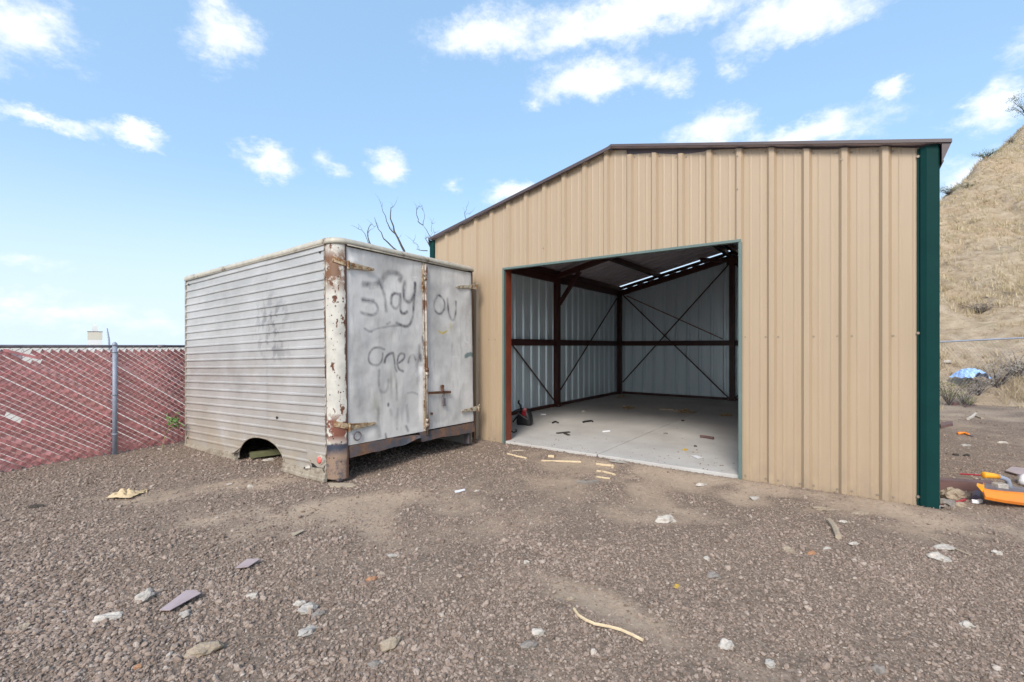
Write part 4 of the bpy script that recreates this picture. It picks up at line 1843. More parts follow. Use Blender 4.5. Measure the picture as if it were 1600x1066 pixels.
# torn rear sill in two pieces
def sill(pts_top, pts_bot, label):
    m = MB()
    n = len(pts_top)
    front = [(.004 + px, y, z) for (y, z, px) in pts_top], [(.012 + px, y, z) for (y, z, px) in pts_bot]
    back = [(-.05 + px, y, z) for (y, z, px) in pts_top], [(-.008 + px, y, z) for (y, z, px) in pts_bot]
    m.grid([front[1], front[0]])
    m.grid([front[0], back[0]])
    m.grid([back[1], front[1]])
    m.grid([back[0], back[1]])
    o = m.build('rear_sill', M['rust_sill'], truck)
    o['label'] = label
    return o


def jit(y0, y1, n, fz, amp, fx):
    return [(y, fz(y) + random.uniform(-amp, amp), fx(y)) for y in np.linspace(y0, y1, n)]


sill(jit(.176, 1.235, 14, lambda y: ZD - .008 - .012 * (y > .9) - .06 * max(0, y - 1.05), .002, lambda y: -.01 + .05 * max(0, y - .95)),
     jit(.176, 1.235, 14, lambda y: .236 + .02 * y if y < .80 else .255 + .23 * max(0, (y - .95)), .006, lambda y: .09 * max(0, y - .9)),
     'left half of the rusty rear sill, torn to a bent point')
sill(jit(1.25, TW - .05, 12, lambda y: ZD - .006, .002, lambda y: -.01),
     jit(1.27, TW - .05, 12, lambda y: .245 + .012 * math.sin(y * 5), .005, lambda y: .02 * max(0, 1.6 - y)),
     'right half of the rusty rear sill')
m = MB()
m.box((-.17, .18, .24), (-.12, TW - .08, .435))
m.build('cross_member', M['dark_steel'], truck)

# tail lamp and torn sheet round it
pr = ray_local(501, 718, 1)
pr.x += .028
m = MB()
m.tube([(pr.x, -.002, pr.z), (pr.x, -.030, pr.z)], [.060, .052], 16)
m.build('lamp_housing', M['roof_trim'], truck)
m = MB()
m.tube([(pr.x, -.0305, pr.z), (pr.x, -.042, pr.z), (pr.x, -.047, pr.z)], [.040, .038, .02], 16)
m.build('tail_lamp', M['reflector'], truck, True)


def C8(x, y):
    p = ray_local(350 + x / 7.2727, 640 + y / 7.2692, 1)
    return p.x, p.z


def flap(pts, depth, name, mat):
    m = MB()
    q = [C8(*p) for p in pts]
    m.add([(x, -.014 - depth * i_, z) for (x, z), i_ in zip(q, np.linspace(0, 1, len(q)))] + [(x, -.011 - depth * i_, z) for (x, z), i_ in zip(q, np.linspace(0, 1, len(q)))],
          [tuple(range(len(q))), tuple(range(2 * len(q) - 1, len(q) - 1, -1))] + [(i, (i + 1) % len(q), len(q) + (i + 1) % len(q), len(q) + i) for i in range(len(q))])
    return m.build(name, M[mat], truck)


flap([(960, 435), (1060, 480), (1150, 570), (1150, 660), (1080, 650), (1010, 580), (965, 540)], .012, 'torn_sheet', 'alu_side')
m = MB()
q = [C8(*p) for p in [(945, 470), (960, 470), (985, 560), (1050, 630), (1075, 655), (1010, 650), (1000, 690), (1010, 630)]]
m.add([(x, -.0135, z) for x, z in q], [tuple(range(len(q)))])
m.build('tear', M['rubber'], truck)
m = MB()
c = C8(965, 655)
m.grid([[(c[0] + .05 * math.cos(t) * (1 - .3 * k), -.014 - .02 * k, c[1] + .035 * math.sin(t) * (1 - .3 * k)) for t in np.linspace(0, 2 * math.pi, 13)] for k in range(3)])
m.build('dented_bulge', M['alu_side'], truck, True)
m = MB()
q = [C8(*p) for p in [(1000, 655), (1140, 660), (1170, 745), (1080, 720), (1000, 690)]]
m.add([(x, -.018 - .012 * (i % 2), z) for i, (x, z) in enumerate(q)], [tuple(range(len(q)))])
m.build('torn_sheet', M['skirt'], truck)
m = MB()
for p in ((612, 92), ):
    x, z = C8(*p)
    m.tube([(x, -.010, z), (x, -.016, z)], .018, 8)
for px, py in ((501, 394), (296, 445), (295, 684)):
    p = ray_local(px, py, 1)
    m.tube([(p.x, -.008, p.z), (p.x, -.018, p.z)], .016, 8)
m.build('side_marker_hole', M['rubber'], truck)


# ------------------------------------------------------------------ red slatted chain link fence on the left
FU = Vector((.432, .902, 0)).normalized()
fence = empty('chain_link_fence', (-6.34, 5.84, 0), 'chain link fence woven with faded red slats left of the truck box', 'fence', rz=math.atan2(FU.y, FU.x))
FTOP, FBOT = 1.475, -.10
PU, SLP = .095, .72
HALF = PU / 2


def slat_mesh(k0, k1, name='slat', flip_weave=0):
    mb = MB()
    P = []
    w = PU * SLP * .352
    for k in range(k0, k1 + 1):
        u, z = k * HALF, -k * HALF * SLP
        y = .0042 if (k + flip_weave) % 2 == 0 else -.0042
        ww = w * (1.03 if (k + flip_weave) % 2 else .94)
        P.append([(u + .010, y - .001, z + ww), (u, y + (.002 if k % 2 else -.002), z), (u - .010, y - .001, z - ww)])
    mb.grid(P, 0, flip=True)
    return mb.mesh(name, M['slat'], False)


KN = int((FTOP - .04 - FBOT) / (HALF * SLP))
slat_full = [slat_mesh(0, KN), slat_mesh(0, KN, 'slat', 1)]
slat_cut = slat_mesh(4, KN)
slat_a = slat_mesh(0, 23)
slat_b = slat_mesh(26, KN)


def slat(me, u, label=None):
    o = bpy.data.objects.new('slat', me)
    COL.objects.link(o)
    o.parent = fence
    o.location = (u + random.gauss(0, .0012), random.gauss(0, .0016), FTOP - .04 + random.gauss(0, .0018))
    o.rotation_euler = (random.gauss(0, .0025), random.gauss(0, .0009), random.gauss(0, .0010))
    if label:
        o['label'] = label
    return o


us = np.arange(-44, 38) * PU
for u in us:
    if .0 < u < .27:
        slat(slat_cut, u, 'red slat broken off below the top rail')
    elif abs(u + 1.045) < PU / 2:
        slat(slat_a, u, 'red slat with a missing piece near the left edge')
        slat(slat_b, u)
    else:
        slat(slat_full[int(round(u / PU)) % 2], u)
m = MB()
Hh = FTOP - FBOT
for u in np.arange(-66, 38) * PU:
    m.tube([(u, -.0005, FBOT), (u + Hh / SLP, -.0005, FTOP)], .0028, 4, cap=False)
tag(m.build('wire_mesh', M['mesh_wire'], fence), kind='stuff')
m = MB()      # knuckled wire ends and tie wire along the rail
for u in np.arange(-44, 40) * PU:
    m.tube([(u, 0, FTOP - .05), (u + .012, -.004, FTOP - .012), (u + .024, 0, FTOP - .05)], .0026, 3, cap=False)
tag(m.build('wire_ends', M['galv_dull'], fence), kind='stuff')
m = MB()
m.tube([(-4.3, .004, 1.495), (3.7, .004, 1.495)], .021, 10)
for u in (-1.9, 1.75):
    m.tube([(u, .004, 1.495), (u + .12, .004, 1.495)], .024, 10)
m.build('top_rail', M['galv_dull'], fence, True)
for u in (-1.85, 1.175, 3.30):
    m = MB()
    m.tube([(u, -.036, -.2), (u, -.036, 1.50)], .030, 12)
    po = m.build('post', M['galv'], fence, True)
    m = MB()
    m.tube([(u, -.036, 1.50), (u, -.036, 1.525), (u, -.036, 1.545), (u, -.036, 1.56)], [.033, .033, .024, .008], 12)
    m.build('post_cap', M['galv'], po, True)
    for z in (1.40, .78, .2):
        m = MB()
        m.tube([(u, -.036, z), (u, -.036, z + .024)], .034, 12)
        m.build('band_clamp', M['galv'], po, True)
# torn strip hanging under the rail
m = MB()
P = [[(.02 + .05 * i, -.02 - .006 * math.sin(i * 1.3), 1.452 - .017 * i + w) for w in (.018, -.018)] for i in range(8)]
m.grid(P, 0)
m.build('torn_slat', M['slat'], fence)['label'] = 'torn red strip hanging loose under the top rail'
m = MB()
P = [[(-.10 + .04 * i, .05, 1.46 - .012 * i + w) for w in (.03, -.035)] for i in range(9)]
m.grid(P, 0)
tag(m.build('white_rag', M['paper'], None), 'white sheet caught behind the torn top of the red fence', 'rag')
o = bpy.data.objects['white_rag']
o.matrix_world = fence.matrix_world @ Matrix.Identity(4)
o.location = fence.location
o.rotation_euler = fence.rotation_euler

# green weed against the fence
b = at_ground(252, 703)
weed = empty('weed', b, 'green leafy weed leaning on the red fence beside the truck box', 'weed')
m = MB()


def wp(px, py, dy=0.):
    y = b.y + .10 + dy
    return Vector(((px - 800) / F_PX * y, y, EYE - (py - HY) / F_PX * y)) - b


m.tube([(0, 0, -.03), wp(258, 680), wp(265, 666), wp(271, 658)], [.006, .005, .004, .003], 5)
m.tube([wp(258, 680), wp(262, 672, -.05), wp(274, 668, -.05)], [.004, .003, .002], 5)
m.build('stem', M['weed_stem'], weed)
m = MB()
for k in range(46):
    c = wp(random.gauss(271, 4.5), random.gauss(658, 4.5), random.uniform(-.06, .06))
    d = Vector((random.gauss(0, 1), random.gauss(0, .7), random.gauss(.3, .7))).normalized() * random.uniform(.035, .065)
    sd = d.orthogonal().normalized() * random.uniform(.012, .022)
    m.add([c, c + d * .5 + sd, c + d, c + d * .5 - sd], [(0, 1, 2, 3)])
tag(m.build('leaves', M['weed'], weed), kind='stuff')

# far fence on the right, below the hill
fr = empty('chain_link_fence', (0, 0, 0), 'bare chain link fence with grey top rail crossing the foot of the hill', 'fence')
RA = Vector(((1475 - 800) / F_PX * 11.2, 11.2, EYE - (534 - HY) / F_PX * 11.2))
RB = Vector(((1600 - 800) / F_PX * 10.9, 10.9, EYE - (528 - HY) / F_PX * 10.9))
dv = (RB - RA)
A0, A1 = RA - dv * 1.2, RB + dv * 2.0
m = MB()
m.tube([A0, RA, RB, A1], .019, 8)
m.build('top_rail', M['galv'], fr, True)
m = MB()
Lf = (A1 - A0).length
ux = dv.normalized()
for k in range(int(Lf / .075)):
    p = A0 + ux * k * .075
    for sg in (-1, 1):
        q = p + ux * sg * 1.2 + Vector((0, 0, -1.55))
        m.tube([p, q], .0016, 3, cap=False)
tag(m.build('wire_mesh', M['galv_dull'], fr), kind='stuff')
for t in (-1.0, 1.35):
    p = RA + dv * t
    m = MB()
    m.tube([p - Vector((0, 0, 1.9)), p + Vector((0, 0, .03))], .028, 10)
    m.build('post', M['galv'], fr, True)

# ------------------------------------------------------------------ loose gravel


def gravel_points():
    pts, scl, rot, idx = [], [], [], []

    def batch(n, y0, y1, dens, smin, med, sig, smax, sink, everywhere=0, fade=(0, .01, 99, 98)):
        y = np.sqrt(rng.uniform(y0 * y0, y1 * y1, n))
        x = rng.uniform(-1.32, 1.30, n) * y + rng.uniform(-.5, .5, n)
        q = (x - BO[0]) * BN[0] + (y - BO[1]) * BN[1]
        s_ = (x - BO[0]) * BE[0] + (y - BO[1]) * BE[1]
        d = (x + 6.34) * .902 - (y - 5.84) * .432
        dm = dirt_mask(x, y)
        clump = np.clip(fbm(x * 3.2, y * 3.2, 4, 71) * .95 + .5, 0, 1.2)
        keep = ~((s_ > -.05) & (s_ < BW + .05) & (q > -.02)) & (d > -.1) & (rng.random(n) < dens * ((1.12 - dm) ** 1.5 if not everywhere else 1.) * (.35 + clump) * sstep(fade[0], fade[1], y) * sstep(fade[2], fade[3], y))
        x, y = x[keep], y[keep]
        k = len(x)
        coarse = np.clip(.55 - .16 * x + .55 * fbm(x * .8, y * .8, 3, 83), .0, 1)
        r = np.clip(np.exp(rng.normal(math.log(med), sig, k)) * (.62 + .42 * coarse), smin, smax) * .5
        z = height(x, y)
        a = rng.uniform(.75, 1.3, k)
        b = rng.uniform(.45, .85, k)
        pts.append(np.stack([x, y, z + r * b * sink], -1))
        scl.append(np.stack([r * a, r / a, r * b], -1))
        rot.append(np.stack([rng.normal(0, .35, k), rng.normal(0, .35, k), rng.uniform(0, 6.283, k)], -1))
        idx.append(rng.integers(0, 8, k))
    batch(270000, 1.5, 4.4, .62, .005, .0118, .48, .036, .5, 0, (0, .01, 4.4, 2.2))
    batch(200000, 2.2, 7.0, .45, .007, .0138, .42, .036, .5, 0, (2.2, 4.0, 7.0, 5.0))
    batch(60000, 5.0, 10.0, .45, .012, .020, .32, .045, .3, 0, (5.0, 6.8, 99, 98))
    batch(16000, 9.6, 14.5, .5, .02, .03, .3, .06, .2)
    batch(1000, 1.6, 8.5, .5, .028, .036, .22, .055, .3)
    batch(60000, 1.6, 4.2, .85, .004, .0075, .35, .014, .3, 1)
    batch(50000, 4.0, 8.0, .8, .007, .011, .35, .018, .3, 1)
    return np.concatenate(pts), np.concatenate(scl), np.concatenate(rot), np.concatenate(idx)


def stones_object(name, P, Sc, Ro, Ix, mat):
    me = bpy.data.meshes.new(name)
    me.vertices.add(len(P))
    me.vertices.foreach_set('co', P.astype(np.float32).ravel())
    for nm, arr, typ in (('stone_scale', Sc, 'FLOAT_VECTOR'), ('stone_turn', Ro, 'FLOAT_VECTOR')):
        a = me.attributes.new(nm, typ, 'POINT')
        a.data.foreach_set('vector', arr.astype(np.float32).ravel())
    a = me.attributes.new('stone_kind', 'INT', 'POINT')
    a.data.foreach_set('value', Ix.astype(np.int32))
    me.update()
    o = bpy.data.objects.new(name, me)
    COL.objects.link(o)
    g = bpy.data.node_groups.new(name + '_scatter', 'GeometryNodeTree')
    g.interface.new_socket('Geometry', in_out='INPUT', socket_type='NodeSocketGeometry')
    g.interface.new_socket('Geometry', in_out='OUTPUT', socket_type='NodeSocketGeometry')
    gi, go = g.nodes.new('NodeGroupInput'), g.nodes.new('NodeGroupOutput')
    L = g.links.new
    join = g.nodes.new('GeometryNodeGeometryToInstance')
    for k in range(8):
        ico = g.nodes.new('GeometryNodeMeshIcoSphere')
        ico.inputs['Radius'].default_value = 1
        ico.inputs['Subdivisions'].default_value = 2
        nz = g.nodes.new('ShaderNodeTexNoise')
        nz.noise_dimensions = '4D'
        nz.inputs['W'].default_value = k * 7.3 + 1.1
        nz.inputs['Scale'].default_value = 1.15
        nz.inputs['Detail'].default_value = 2
        vm = g.nodes.new('ShaderNodeVectorMath')
        vm.operation = 'MULTIPLY_ADD'
        vm.inputs[1].default_value = (1.9, 1.9, 1.9)
        vm.inputs[2].default_value = (-.95, -.95, -.95)
        L(nz.outputs['Color'], vm.inputs[0])
        sp = g.nodes.new('GeometryNodeSetPosition')
        L(ico.outputs[0], sp.inputs['Geometry'])
        L(vm.outputs[0], sp.inputs['Offset'])
        sm = g.nodes.new('GeometryNodeSetMaterial')
        sm.inputs['Material'].default_value = mat
        L(sp.outputs[0], sm.inputs[0])
        L(sm.outputs[0], join.inputs[0])

    def named(nm, typ):
        n = g.nodes.new('GeometryNodeInputNamedAttribute')
        n.data_type = typ
        n.inputs['Name'].default_value = nm
        return n.outputs['Attribute']
    mp = g.nodes.new('GeometryNodeMeshToPoints')
    L(gi.outputs[0], mp.inputs[0])
    ip = g.nodes.new('GeometryNodeInstanceOnPoints')
    L(mp.outputs[0], ip.inputs['Points'])
    L(join.outputs[0], ip.inputs['Instance'])
    ip.inputs['Pick Instance'].default_value = True
    L(named('stone_kind', 'INT'), ip.inputs['Instance Index'])
    e2r = g.nodes.new('FunctionNodeEulerToRotation')
    L(named('stone_turn', 'FLOAT_VECTOR'), e2r.inputs[0])
    L(e2r.outputs[0], ip.inputs['Rotation'])
    L(named('stone_scale', 'FLOAT_VECTOR'), ip.inputs['Scale'])
    L(ip.outputs[0], go.inputs[0])
    md = o.modifiers.new('scatter', 'NODES')
    md.node_group = g
    return o


tag(stones_object('gravel', *gravel_points(), M['stone']), 'loose mauve brown crushed gravel over the yard', 'gravel', kind='stuff')


# grit carried on to the slab
def grit():
    n = 170
    s_ = rng.uniform(S0 + .1, S1 - .05, n)
    d = rng.exponential(.55, n) + .02
    k = d < 5
    s_, d = s_[k], d[k]
    n = len(s_)
    P = np.stack([BO[0] + BE[0] * s_ + BN[0] * d, BO[1] + BE[1] * s_ + BN[1] * d, np.full(n, .053)], -1)
    r = np.clip(np.exp(rng.normal(math.log(.006), .45, n)), .003, .014)
    return P, np.stack([r, r * .8, r * .5], -1), np.stack([np.zeros(n), np.zeros(n), rng.uniform(0, 6.28, n)], -1), rng.integers(0, 8, n)


tag(stones_object('slab_grit', *grit(), M['stone']), 'small crumbs of gravel scattered on the concrete floor', 'gravel', kind='stuff')


# ------------------------------------------------------------------ individual rocks, scraps and tools
def rock_mesh(rx, ry, rz_, seed, rough=.42, sub=2):
    bm = bmesh.new()
    bmesh.ops.create_icosphere(bm, subdivisions=sub, radius=1)
    off = Vector((seed * 3.7, seed * 1.3, seed * 2.1))
    for v in bm.verts:
        n = mnoise.noise(v.co * 1.2 + off) * rough + mnoise.noise(v.co * 3.1 + off) * rough * .4
        v.co *= 1 + n
        v.co = Vector((v.co.x * rx, v.co.y * ry, max(v.co.z, -.6) * rz_))
    me = bpy.data.meshes.new('rock')
    bm.to_mesh(me)
    bm.free()
    return me


def rock(px, py, wpx, flat, mat, label, ang=0., long=1.4, cat='rock', group=None, name='rock', slab=False):
    p = at_slab(px, py) if slab else at_ground(px, py)
    w = wpx * p.y / F_PX / 2
    rx, ry, rz_ = w, w / long, w * flat
    me = rock_mesh(rx, ry, rz_, px * .01 + py * .013, .6, 3)
    me.name = name
    me.materials.append(M[mat])
    o = bpy.data.objects.new(name, me)
    COL.objects.link(o)
    o.location = p + Vector((0, 0, rz_ * .45))
    o.rotation_euler = (0, 0, ang)
    tag(o, label, cat, group)
    return o


for a in [
    (168, 968, 40, .28, 'rock_white', 'long pale flat stone left of the mauve metal strip', .3, 2.4),
    (318, 1020, 46, .42, 'rock_tan', 'large knobbly tan stone near the bottom edge left of centre', .5, 1.9),
    (227, 936, 24, .75, 'rock_pale', 'upright grey white rock behind the mauve metal strip', .2, 1.1),
    (288, 962, 17, .5, 'rock_pale', 'small white stone touching the lower end of the mauve strip', .7, 1.2),
    (37, 983, 18, .5, 'rock_tan', 'round tan pebble at the far left of the foreground', 0, 1.2),
    (394, 934, 16, .55, 'rock_white', 'small whitish stone between the two mauve offcuts', .4, 1.3),
    (482, 955, 34, .40, 'rock_pale', 'cracked pale concrete lump in the white rubble patch', .2, 1.4),
    (497, 962, 20, .45, 'rock_grey', 'grey chunk on the right of the white rubble patch', .9, 1.3),
    (468, 945, 16, .5, 'rock_white', 'white crumb at the back of the rubble patch', .1, 1.2),
    (478, 990, 30, .35, 'rock_pale', 'broad flat pale slab lying below the rubble patch', 1.2, 1.5),
    (610, 1011, 34, .55, 'rock_tan', 'craggy tan rock at bottom centre left', .8, 1.7),
    (585, 1040, 18, .5, 'rock_grey', 'grey stone just below the craggy tan rock', .4, 1.2),
    (612, 870, 18, .3, 'rock_pale', 'small flat pale stone in the bare dirt patch', .3, 1.6),
    (840, 992, 20, .6, 'rock_white', 'white quartz like stone left of the curved wooden strip', .2, 1.1),
    (893, 938, 13, .5, 'rock_tan', 'round tan stone above the curved wooden strip', 0, 1.2),
    (822, 880, 9, .6, 'rock_white', 'tiny white pebble in mid gravel above the quartz stone', 0, 1.1),
    (888, 958, 40, .12, 'rock_dark', 'flat dark clod beside the curved strip', .4, 1.6) if False else (825, 1012, 22, .55, 'rock_grey', 'dark grey stone below the white quartz stone', .3, 1.3),
    (1040, 815, 28, .45, 'rock_white', 'crumpled white lump in front of the garage slab', .2, 1.4),
    (1135, 1011, 19, .7, 'rock_white', 'angular white stone in the lower right foreground', .3, 1.1),
    (1510, 979, 19, .5, 'rock_white', 'pinkish white oval stone near the right edge foreground', .1, 1.4),
    (1476, 858, 28, .35, 'rock_pale', 'upper pale slab of the stone cluster near the green corner', .1, 1.9),
    (1463, 872, 22, .5, 'rock_white', 'white block at the left of the stone cluster', .3, 1.2),
    (1478, 876, 16, .4, 'rock_pale', 'small pale piece at the right of the stone cluster', .6, 1.3),
    (1559, 866, 14, .5, 'rock_white', 'lone pinkish white stone right of the stone cluster', .3, 1.2),
    (1288, 796, 34, .14, 'rock_tan', 'flat tan flagstone below the tan wall', -.1, 2.0),
    (1344, 803, 26, .2, 'rock_tan', 'smaller flat tan stone beside the flagstone', .3, 1.8),
    (1318, 816, 12, .35, 'rock_white', 'small yellowish chip under the flat tan stones', .2, 1.6),
    (1334, 851, 13, .4, 'rock_white', 'white flat chip below the broken wooden stick', .1, 1.9),
    (1292, 859, 12, .4, 'rock_white', 'small white pebble left of the white flat chip', .1, 1.6),
    (1268, 866, 12, .5, 'rock_orange', 'orange brick chip in the right hand gravel', .4, 1.2),
    (1096, 759, 18, .35, 'rock_white', 'pale stone by the right hand door jamb', .3, 1.9),
    (1180, 780, 16, .3, 'rock_pale', 'pale chip under the first ribs right of the door', .1, 1.4),
    (580, 906, 16, .35, 'rock_orange', 'flat orange brick fragment at the edge of the dirt patch', .9, 1.2),
    (216, 1043, 14, .45, 'rock_orange', 'small orange stone at the bottom left', .3, 1.3),
    (1058, 918, 9, .6, 'rock_yellow', 'little ochre yellow chip in the gravel', .2, 1.1),
    (56, 793, 18, .32, 'rock_dark', 'flat black lump on the left dirt track', .1, 2.0),
    (1372, 1050, 18, .8, 'rock_grey', 'rounded grey stone at the bottom edge right of centre', .1, 1.1),
    (1203, 1040, 16, .6, 'rock_pale', 'pale stone at the bottom edge in the right half', .7, 1.1),
    (1116, 902, 18, .6, 'rock_grey', 'grey stone in the mid right gravel', .5, 1.2),
    (1231, 862, 18, .5, 'rock_tan', 'tan stone left of the orange brick chip', .3, 1.4),
    (1104, 874, 10, .5, 'rock_white', 'small white pebble in the mid right gravel', .3, 1.2),
    (1490, 778, 34, .62, 'rock_tan', 'large brown boulder beside the green corner post', .3, 1.4),
    (1478, 790, 34, .40, 'rock_grey', 'lower grey boulder half buried at the green corner foot', .2, 1.5),
    (1500, 790, 14, .5, 'rock_tan', 'small stone right of the brown boulder', .1, 1.2),
    (1568, 693, 15, .28, 'rock_white', 'white flat stone on the dirt behind the orange tool', .0, 2.6),
    (1556, 614, 30, .35, 'rock_tan', 'tan ledge rock at the foot of the grey shrubs', .1, 1.7),
    (1577, 621, 26, .5, 'rock_tan', 'stacked tan rock at the right foot of the hill', .1, 1.4),
    (1590, 630, 20, .5, 'rock_pale', 'pale rock at the extreme right foot of the hill', .1, 1.4),
    (1536, 622, 18, .4, 'rock_pale', 'slanting pale rock under the grey brush', .8, 2.0),
    (965, 722, 26, .10, 'rock_pale', 'thin broken concrete flake at the slab edge by the joint', -.6, 2.2),
    (745, 768, 7, .4, 'rock_white', 'tiny white chip right of the paper scrap', .1, 1.2),
    (391, 761, 9, .5, 'rock_white', 'white pebble below the wheel arch', .1, 1.2),
    (395, 779, 7, .5, 'rock_white', 'smaller white pebble below the wheel arch', .1, 1.2) if False else (358, 758, 8, .5, 'rock_white', 'whitish pebble left of the wheel arch on the gravel', .1, 1.2),
]:
    rock(*a)


def ground_poly(pts, name, mat, label, cat, thick=.004, lift=.012, slab=False, bend=0., group=None):
    """a flat scrap lying on the ground, outlined by its corners"""
    q = [at_slab(*p) if slab else at_ground(*p) for p in pts]
    c = sum(q, Vector()) / len(q)
    top = max(p.z for p in q) if slab else c.z
    m = MB()
    n = len(q)
    t = [Vector((p.x - c.x, p.y - c.y, lift + bend * (i % 2))) for i, p in enumerate(q)]
    bt = [p - Vector((0, 0, thick)) for p in t]
    m.add(t + bt, [tuple(range(n)), tuple(range(2 * n - 1, n - 1, -1))] + [(i, n + i, n + (i + 1) % n, (i + 1) % n) for i in range(n)])
    o = m.build(name, M[mat], None)
    o.location = (c.x, c.y, top)
    # face winding may be reversed, so recompute
    bm = bmesh.new()
    bm.from_mesh(o.data)
    bmesh.ops.recalc_face_normals(bm, faces=bm.faces)
    bm.to_mesh(o.data)
    bm.free()
    return tag(o, label, cat, group)


ground_poly([(249, 959), (291, 932), (300, 931), (304, 933), (314, 937), (266, 962)], 'metal_strip', 'trim_offcut', 'long mauve painted metal strip lying on the foreground gravel', 'metal scrap', bend=.006, lift=.032)
ground_poly([(367, 892), (386, 881), (407, 880), (388, 893)], 'metal_strip', 'trim_offcut', 'shorter mauve metal offcut behind the long strip', 'metal scrap', bend=.004, lift=.028)
ground_poly([(1571, 739), (1581, 733), (1620, 738), (1640, 754), (1600, 747)], 'metal_sheet', 'trim_offcut', 'flat mauve metal sheet at the right edge behind the orange tool', 'metal scrap', lift=.03, thick=.012)
ground_poly([(710, 769), (726, 766), (727, 768), (712, 771)], 'paper_scrap', 'paper', 'small white paper scrap on the dirt between truck box and slab', 'paper')
ground_poly([(513, 757), (552, 757), (556, 761), (516, 762)], 'board', 'wood_grey', 'flat dusty board by the foot of the truck box corner post', 'board', lift=.014, thick=.02)
ground_poly([(455, 838), (473, 831), (475, 833), (458, 841)], 'wood_splinter', 'wood_grey', 'dark grey splinter in the middle left gravel', 'stick', lift=.02)


def stick(pts, r, name, mat, label, cat='stick', slab=False, lift=.008, flat=None):
    q = [at_slab(*p) if slab else at_ground(*p) for p in pts]
    c = q[0].copy()
    m = MB()
    pp = [p - c + Vector((0, 0, lift)) for p in q]
    if flat:
        for i in range(len(pp) - 1):
            m.beam(pp[i], pp[i + 1], flat, r)
    else:
        m.tube(pp, r, 6)
    o = m.build(name, M[mat], None)
    o.location = c
    return tag(o, label, cat)


stick([(897, 957), (904, 967), (916, 975), (930, 981), (952, 985), (970, 990), (990, 999), (1005, 1007)], .008, 'wood_strip', 'wood_pale', 'long curved pale wooden strip lying in the foreground gravel', lift=.020)
stick([(1296, 817), (1304, 828), (1310, 843)], .022, 'broken_stick', 'wood_grey', 'short thick broken stick below the tan wall', lift=.02)
stick([(793, 710), (808, 714), (823, 717)], .012, 'lath', 'wood_pale', 'leftmost pale lath in front of the slab')
stick([(800, 705), (818, 705)], .010, 'lath', 'wood_grey', 'dull short lath behind the leftmost pale lath')
stick([(846, 721), (880, 722), (908, 723)], .012, 'lath', 'wood_pale', 'longest straight pale lath in front of the slab')
stick([(932, 726), (945, 728), (959, 729), (957, 732)], .014, 'lath', 'wood_pale', 'bent topmost lath of the group near the slab joint')
stick([(933, 737), (946, 739), (961, 743)], .013, 'lath', 'wood_pale', 'bright middle lath of the group near the slab joint')
stick([(932, 746), (944, 748), (953, 749)], .009, 'lath', 'wood_pale', 'short lowest lath of the group near the slab joint')
stick([(857, 714), (866, 715)], .020, 'wood_chip', 'wood_pale', 'small square wood chip beside the longest lath', 'wood chip')
stick([(902, 755), (918, 756), (934, 754)], .025, 'bark_piece', 'rock_grey', 'dark curled bark piece below the laths', 'bark')
stick([(1454, 842), (1482, 855), (1516, 869)], .006, 'twig', 'wood_grey', 'long thin twig by the pale stone cluster')
stick([(1513, 656), (1520, 652), (1524, 648)], .03, 'bleached_stick', 'rock_white', 'bleached forked stick lying behind the garage corner', lift=.02)
stick([(1522, 650), (1535, 655)], .022, 'grey_stick', 'wood_grey', 'grey stick touching the bleached forked stick', lift=.015)
stick([(548, 746), (552, 738), (550, 730)], .006, 'wire', 'wood_grey', 'loose curl of wire hanging at the truck box corner', 'wire', lift=.06)

# straw coloured rag with a tail
p = at_ground(196, 776)
rag = empty('rag', p, 'crumpled straw coloured rag with a trailing string on the left gravel', 'rag')
m = MB()
P = []
for i in range(9):
    P.append([((j - 4) * .032 + .012 * math.sin(i * 2.1), (i - 4) * .026, .02 + .045 * max(0, 1 - ((i - 4) ** 2 + (j - 4) ** 2) / 18) * (1 + .6 * math.sin(i * 1.9 + j * 2.3))) for j in range(9)])
m.grid(P)
m.build('cloth', M['cloth_tan'], rag)
m = MB()
m.tube([at_ground(*q) - p + Vector((0, 0, .012)) for q in ((203, 772), (215, 771), (230, 767), (229, 771))], .008, 5)
m.build('string', M['cloth_tan'], rag)

# things on the slab -----------------------------------------------------------
p = at_slab(820, 664)
bag = empty('tool_bag', p, 'black and red tool bag with straps just inside the left door jamb', 'bag', rz=-.5)
m = MB()
prof = [(.0, .135, .09), (.06, .15, .10), (.16, .14, .095), (.24, .11, .075), (.30, .06, .05)]
P = []
for z, a, bb in prof:
    P.append([(a * math.copysign(abs(math.cos(t)) ** .6, math.cos(t)), bb * math.copysign(abs(math.sin(t)) ** .6, math.sin(t)), z + .01 * math.sin(3 * t)) for t in np.linspace(0, 2 * math.pi, 25)])
m.grid(P)
m.add(P[-1][:-1], [tuple(range(24))])
m.build('body', M['rubber'], bag, True)
m = MB()
m.grid([[(-.02, -.098, .20), (.07, -.098, .17)], [(.0, -.095, .28), (.07, -.088, .25)], [(.03, -.06, .335), (.07, -.055, .30)]])
m.build('red_panel', M['red_plastic'], bag)
m = MB()
m.tube([(-.06, -.02, .28), (-.08, -.02, .36), (-.12, -.02, .40), (-.11, -.02, .45)], .018, 7)
m.build('handle', M['rubber'], bag, True)
m = MB()
m.tube([(-.08, 0, .29), (-.20, .02, .25), (-.30, .03, .20), (-.36, .03, .03)], .012, 6)
m.tube([(-.12, .02, .20), (-.22, .06, .10), (-.28, .06, .02)], .016, 6)
m.build('strap', M['rubber'], bag, True)
m = MB()
m.grid([[(-.11, -.10, .22), (-.09, -.105, .235)], [(.10, -.105, .11), (.12, -.105, .13)]])
m.build('grey_strap', M['galv_dull'], bag)


def slab_bits(pts, r, label, name, mat, cat, flat=None):
    return stick(pts, r, name, mat, label, cat, True, r, flat)


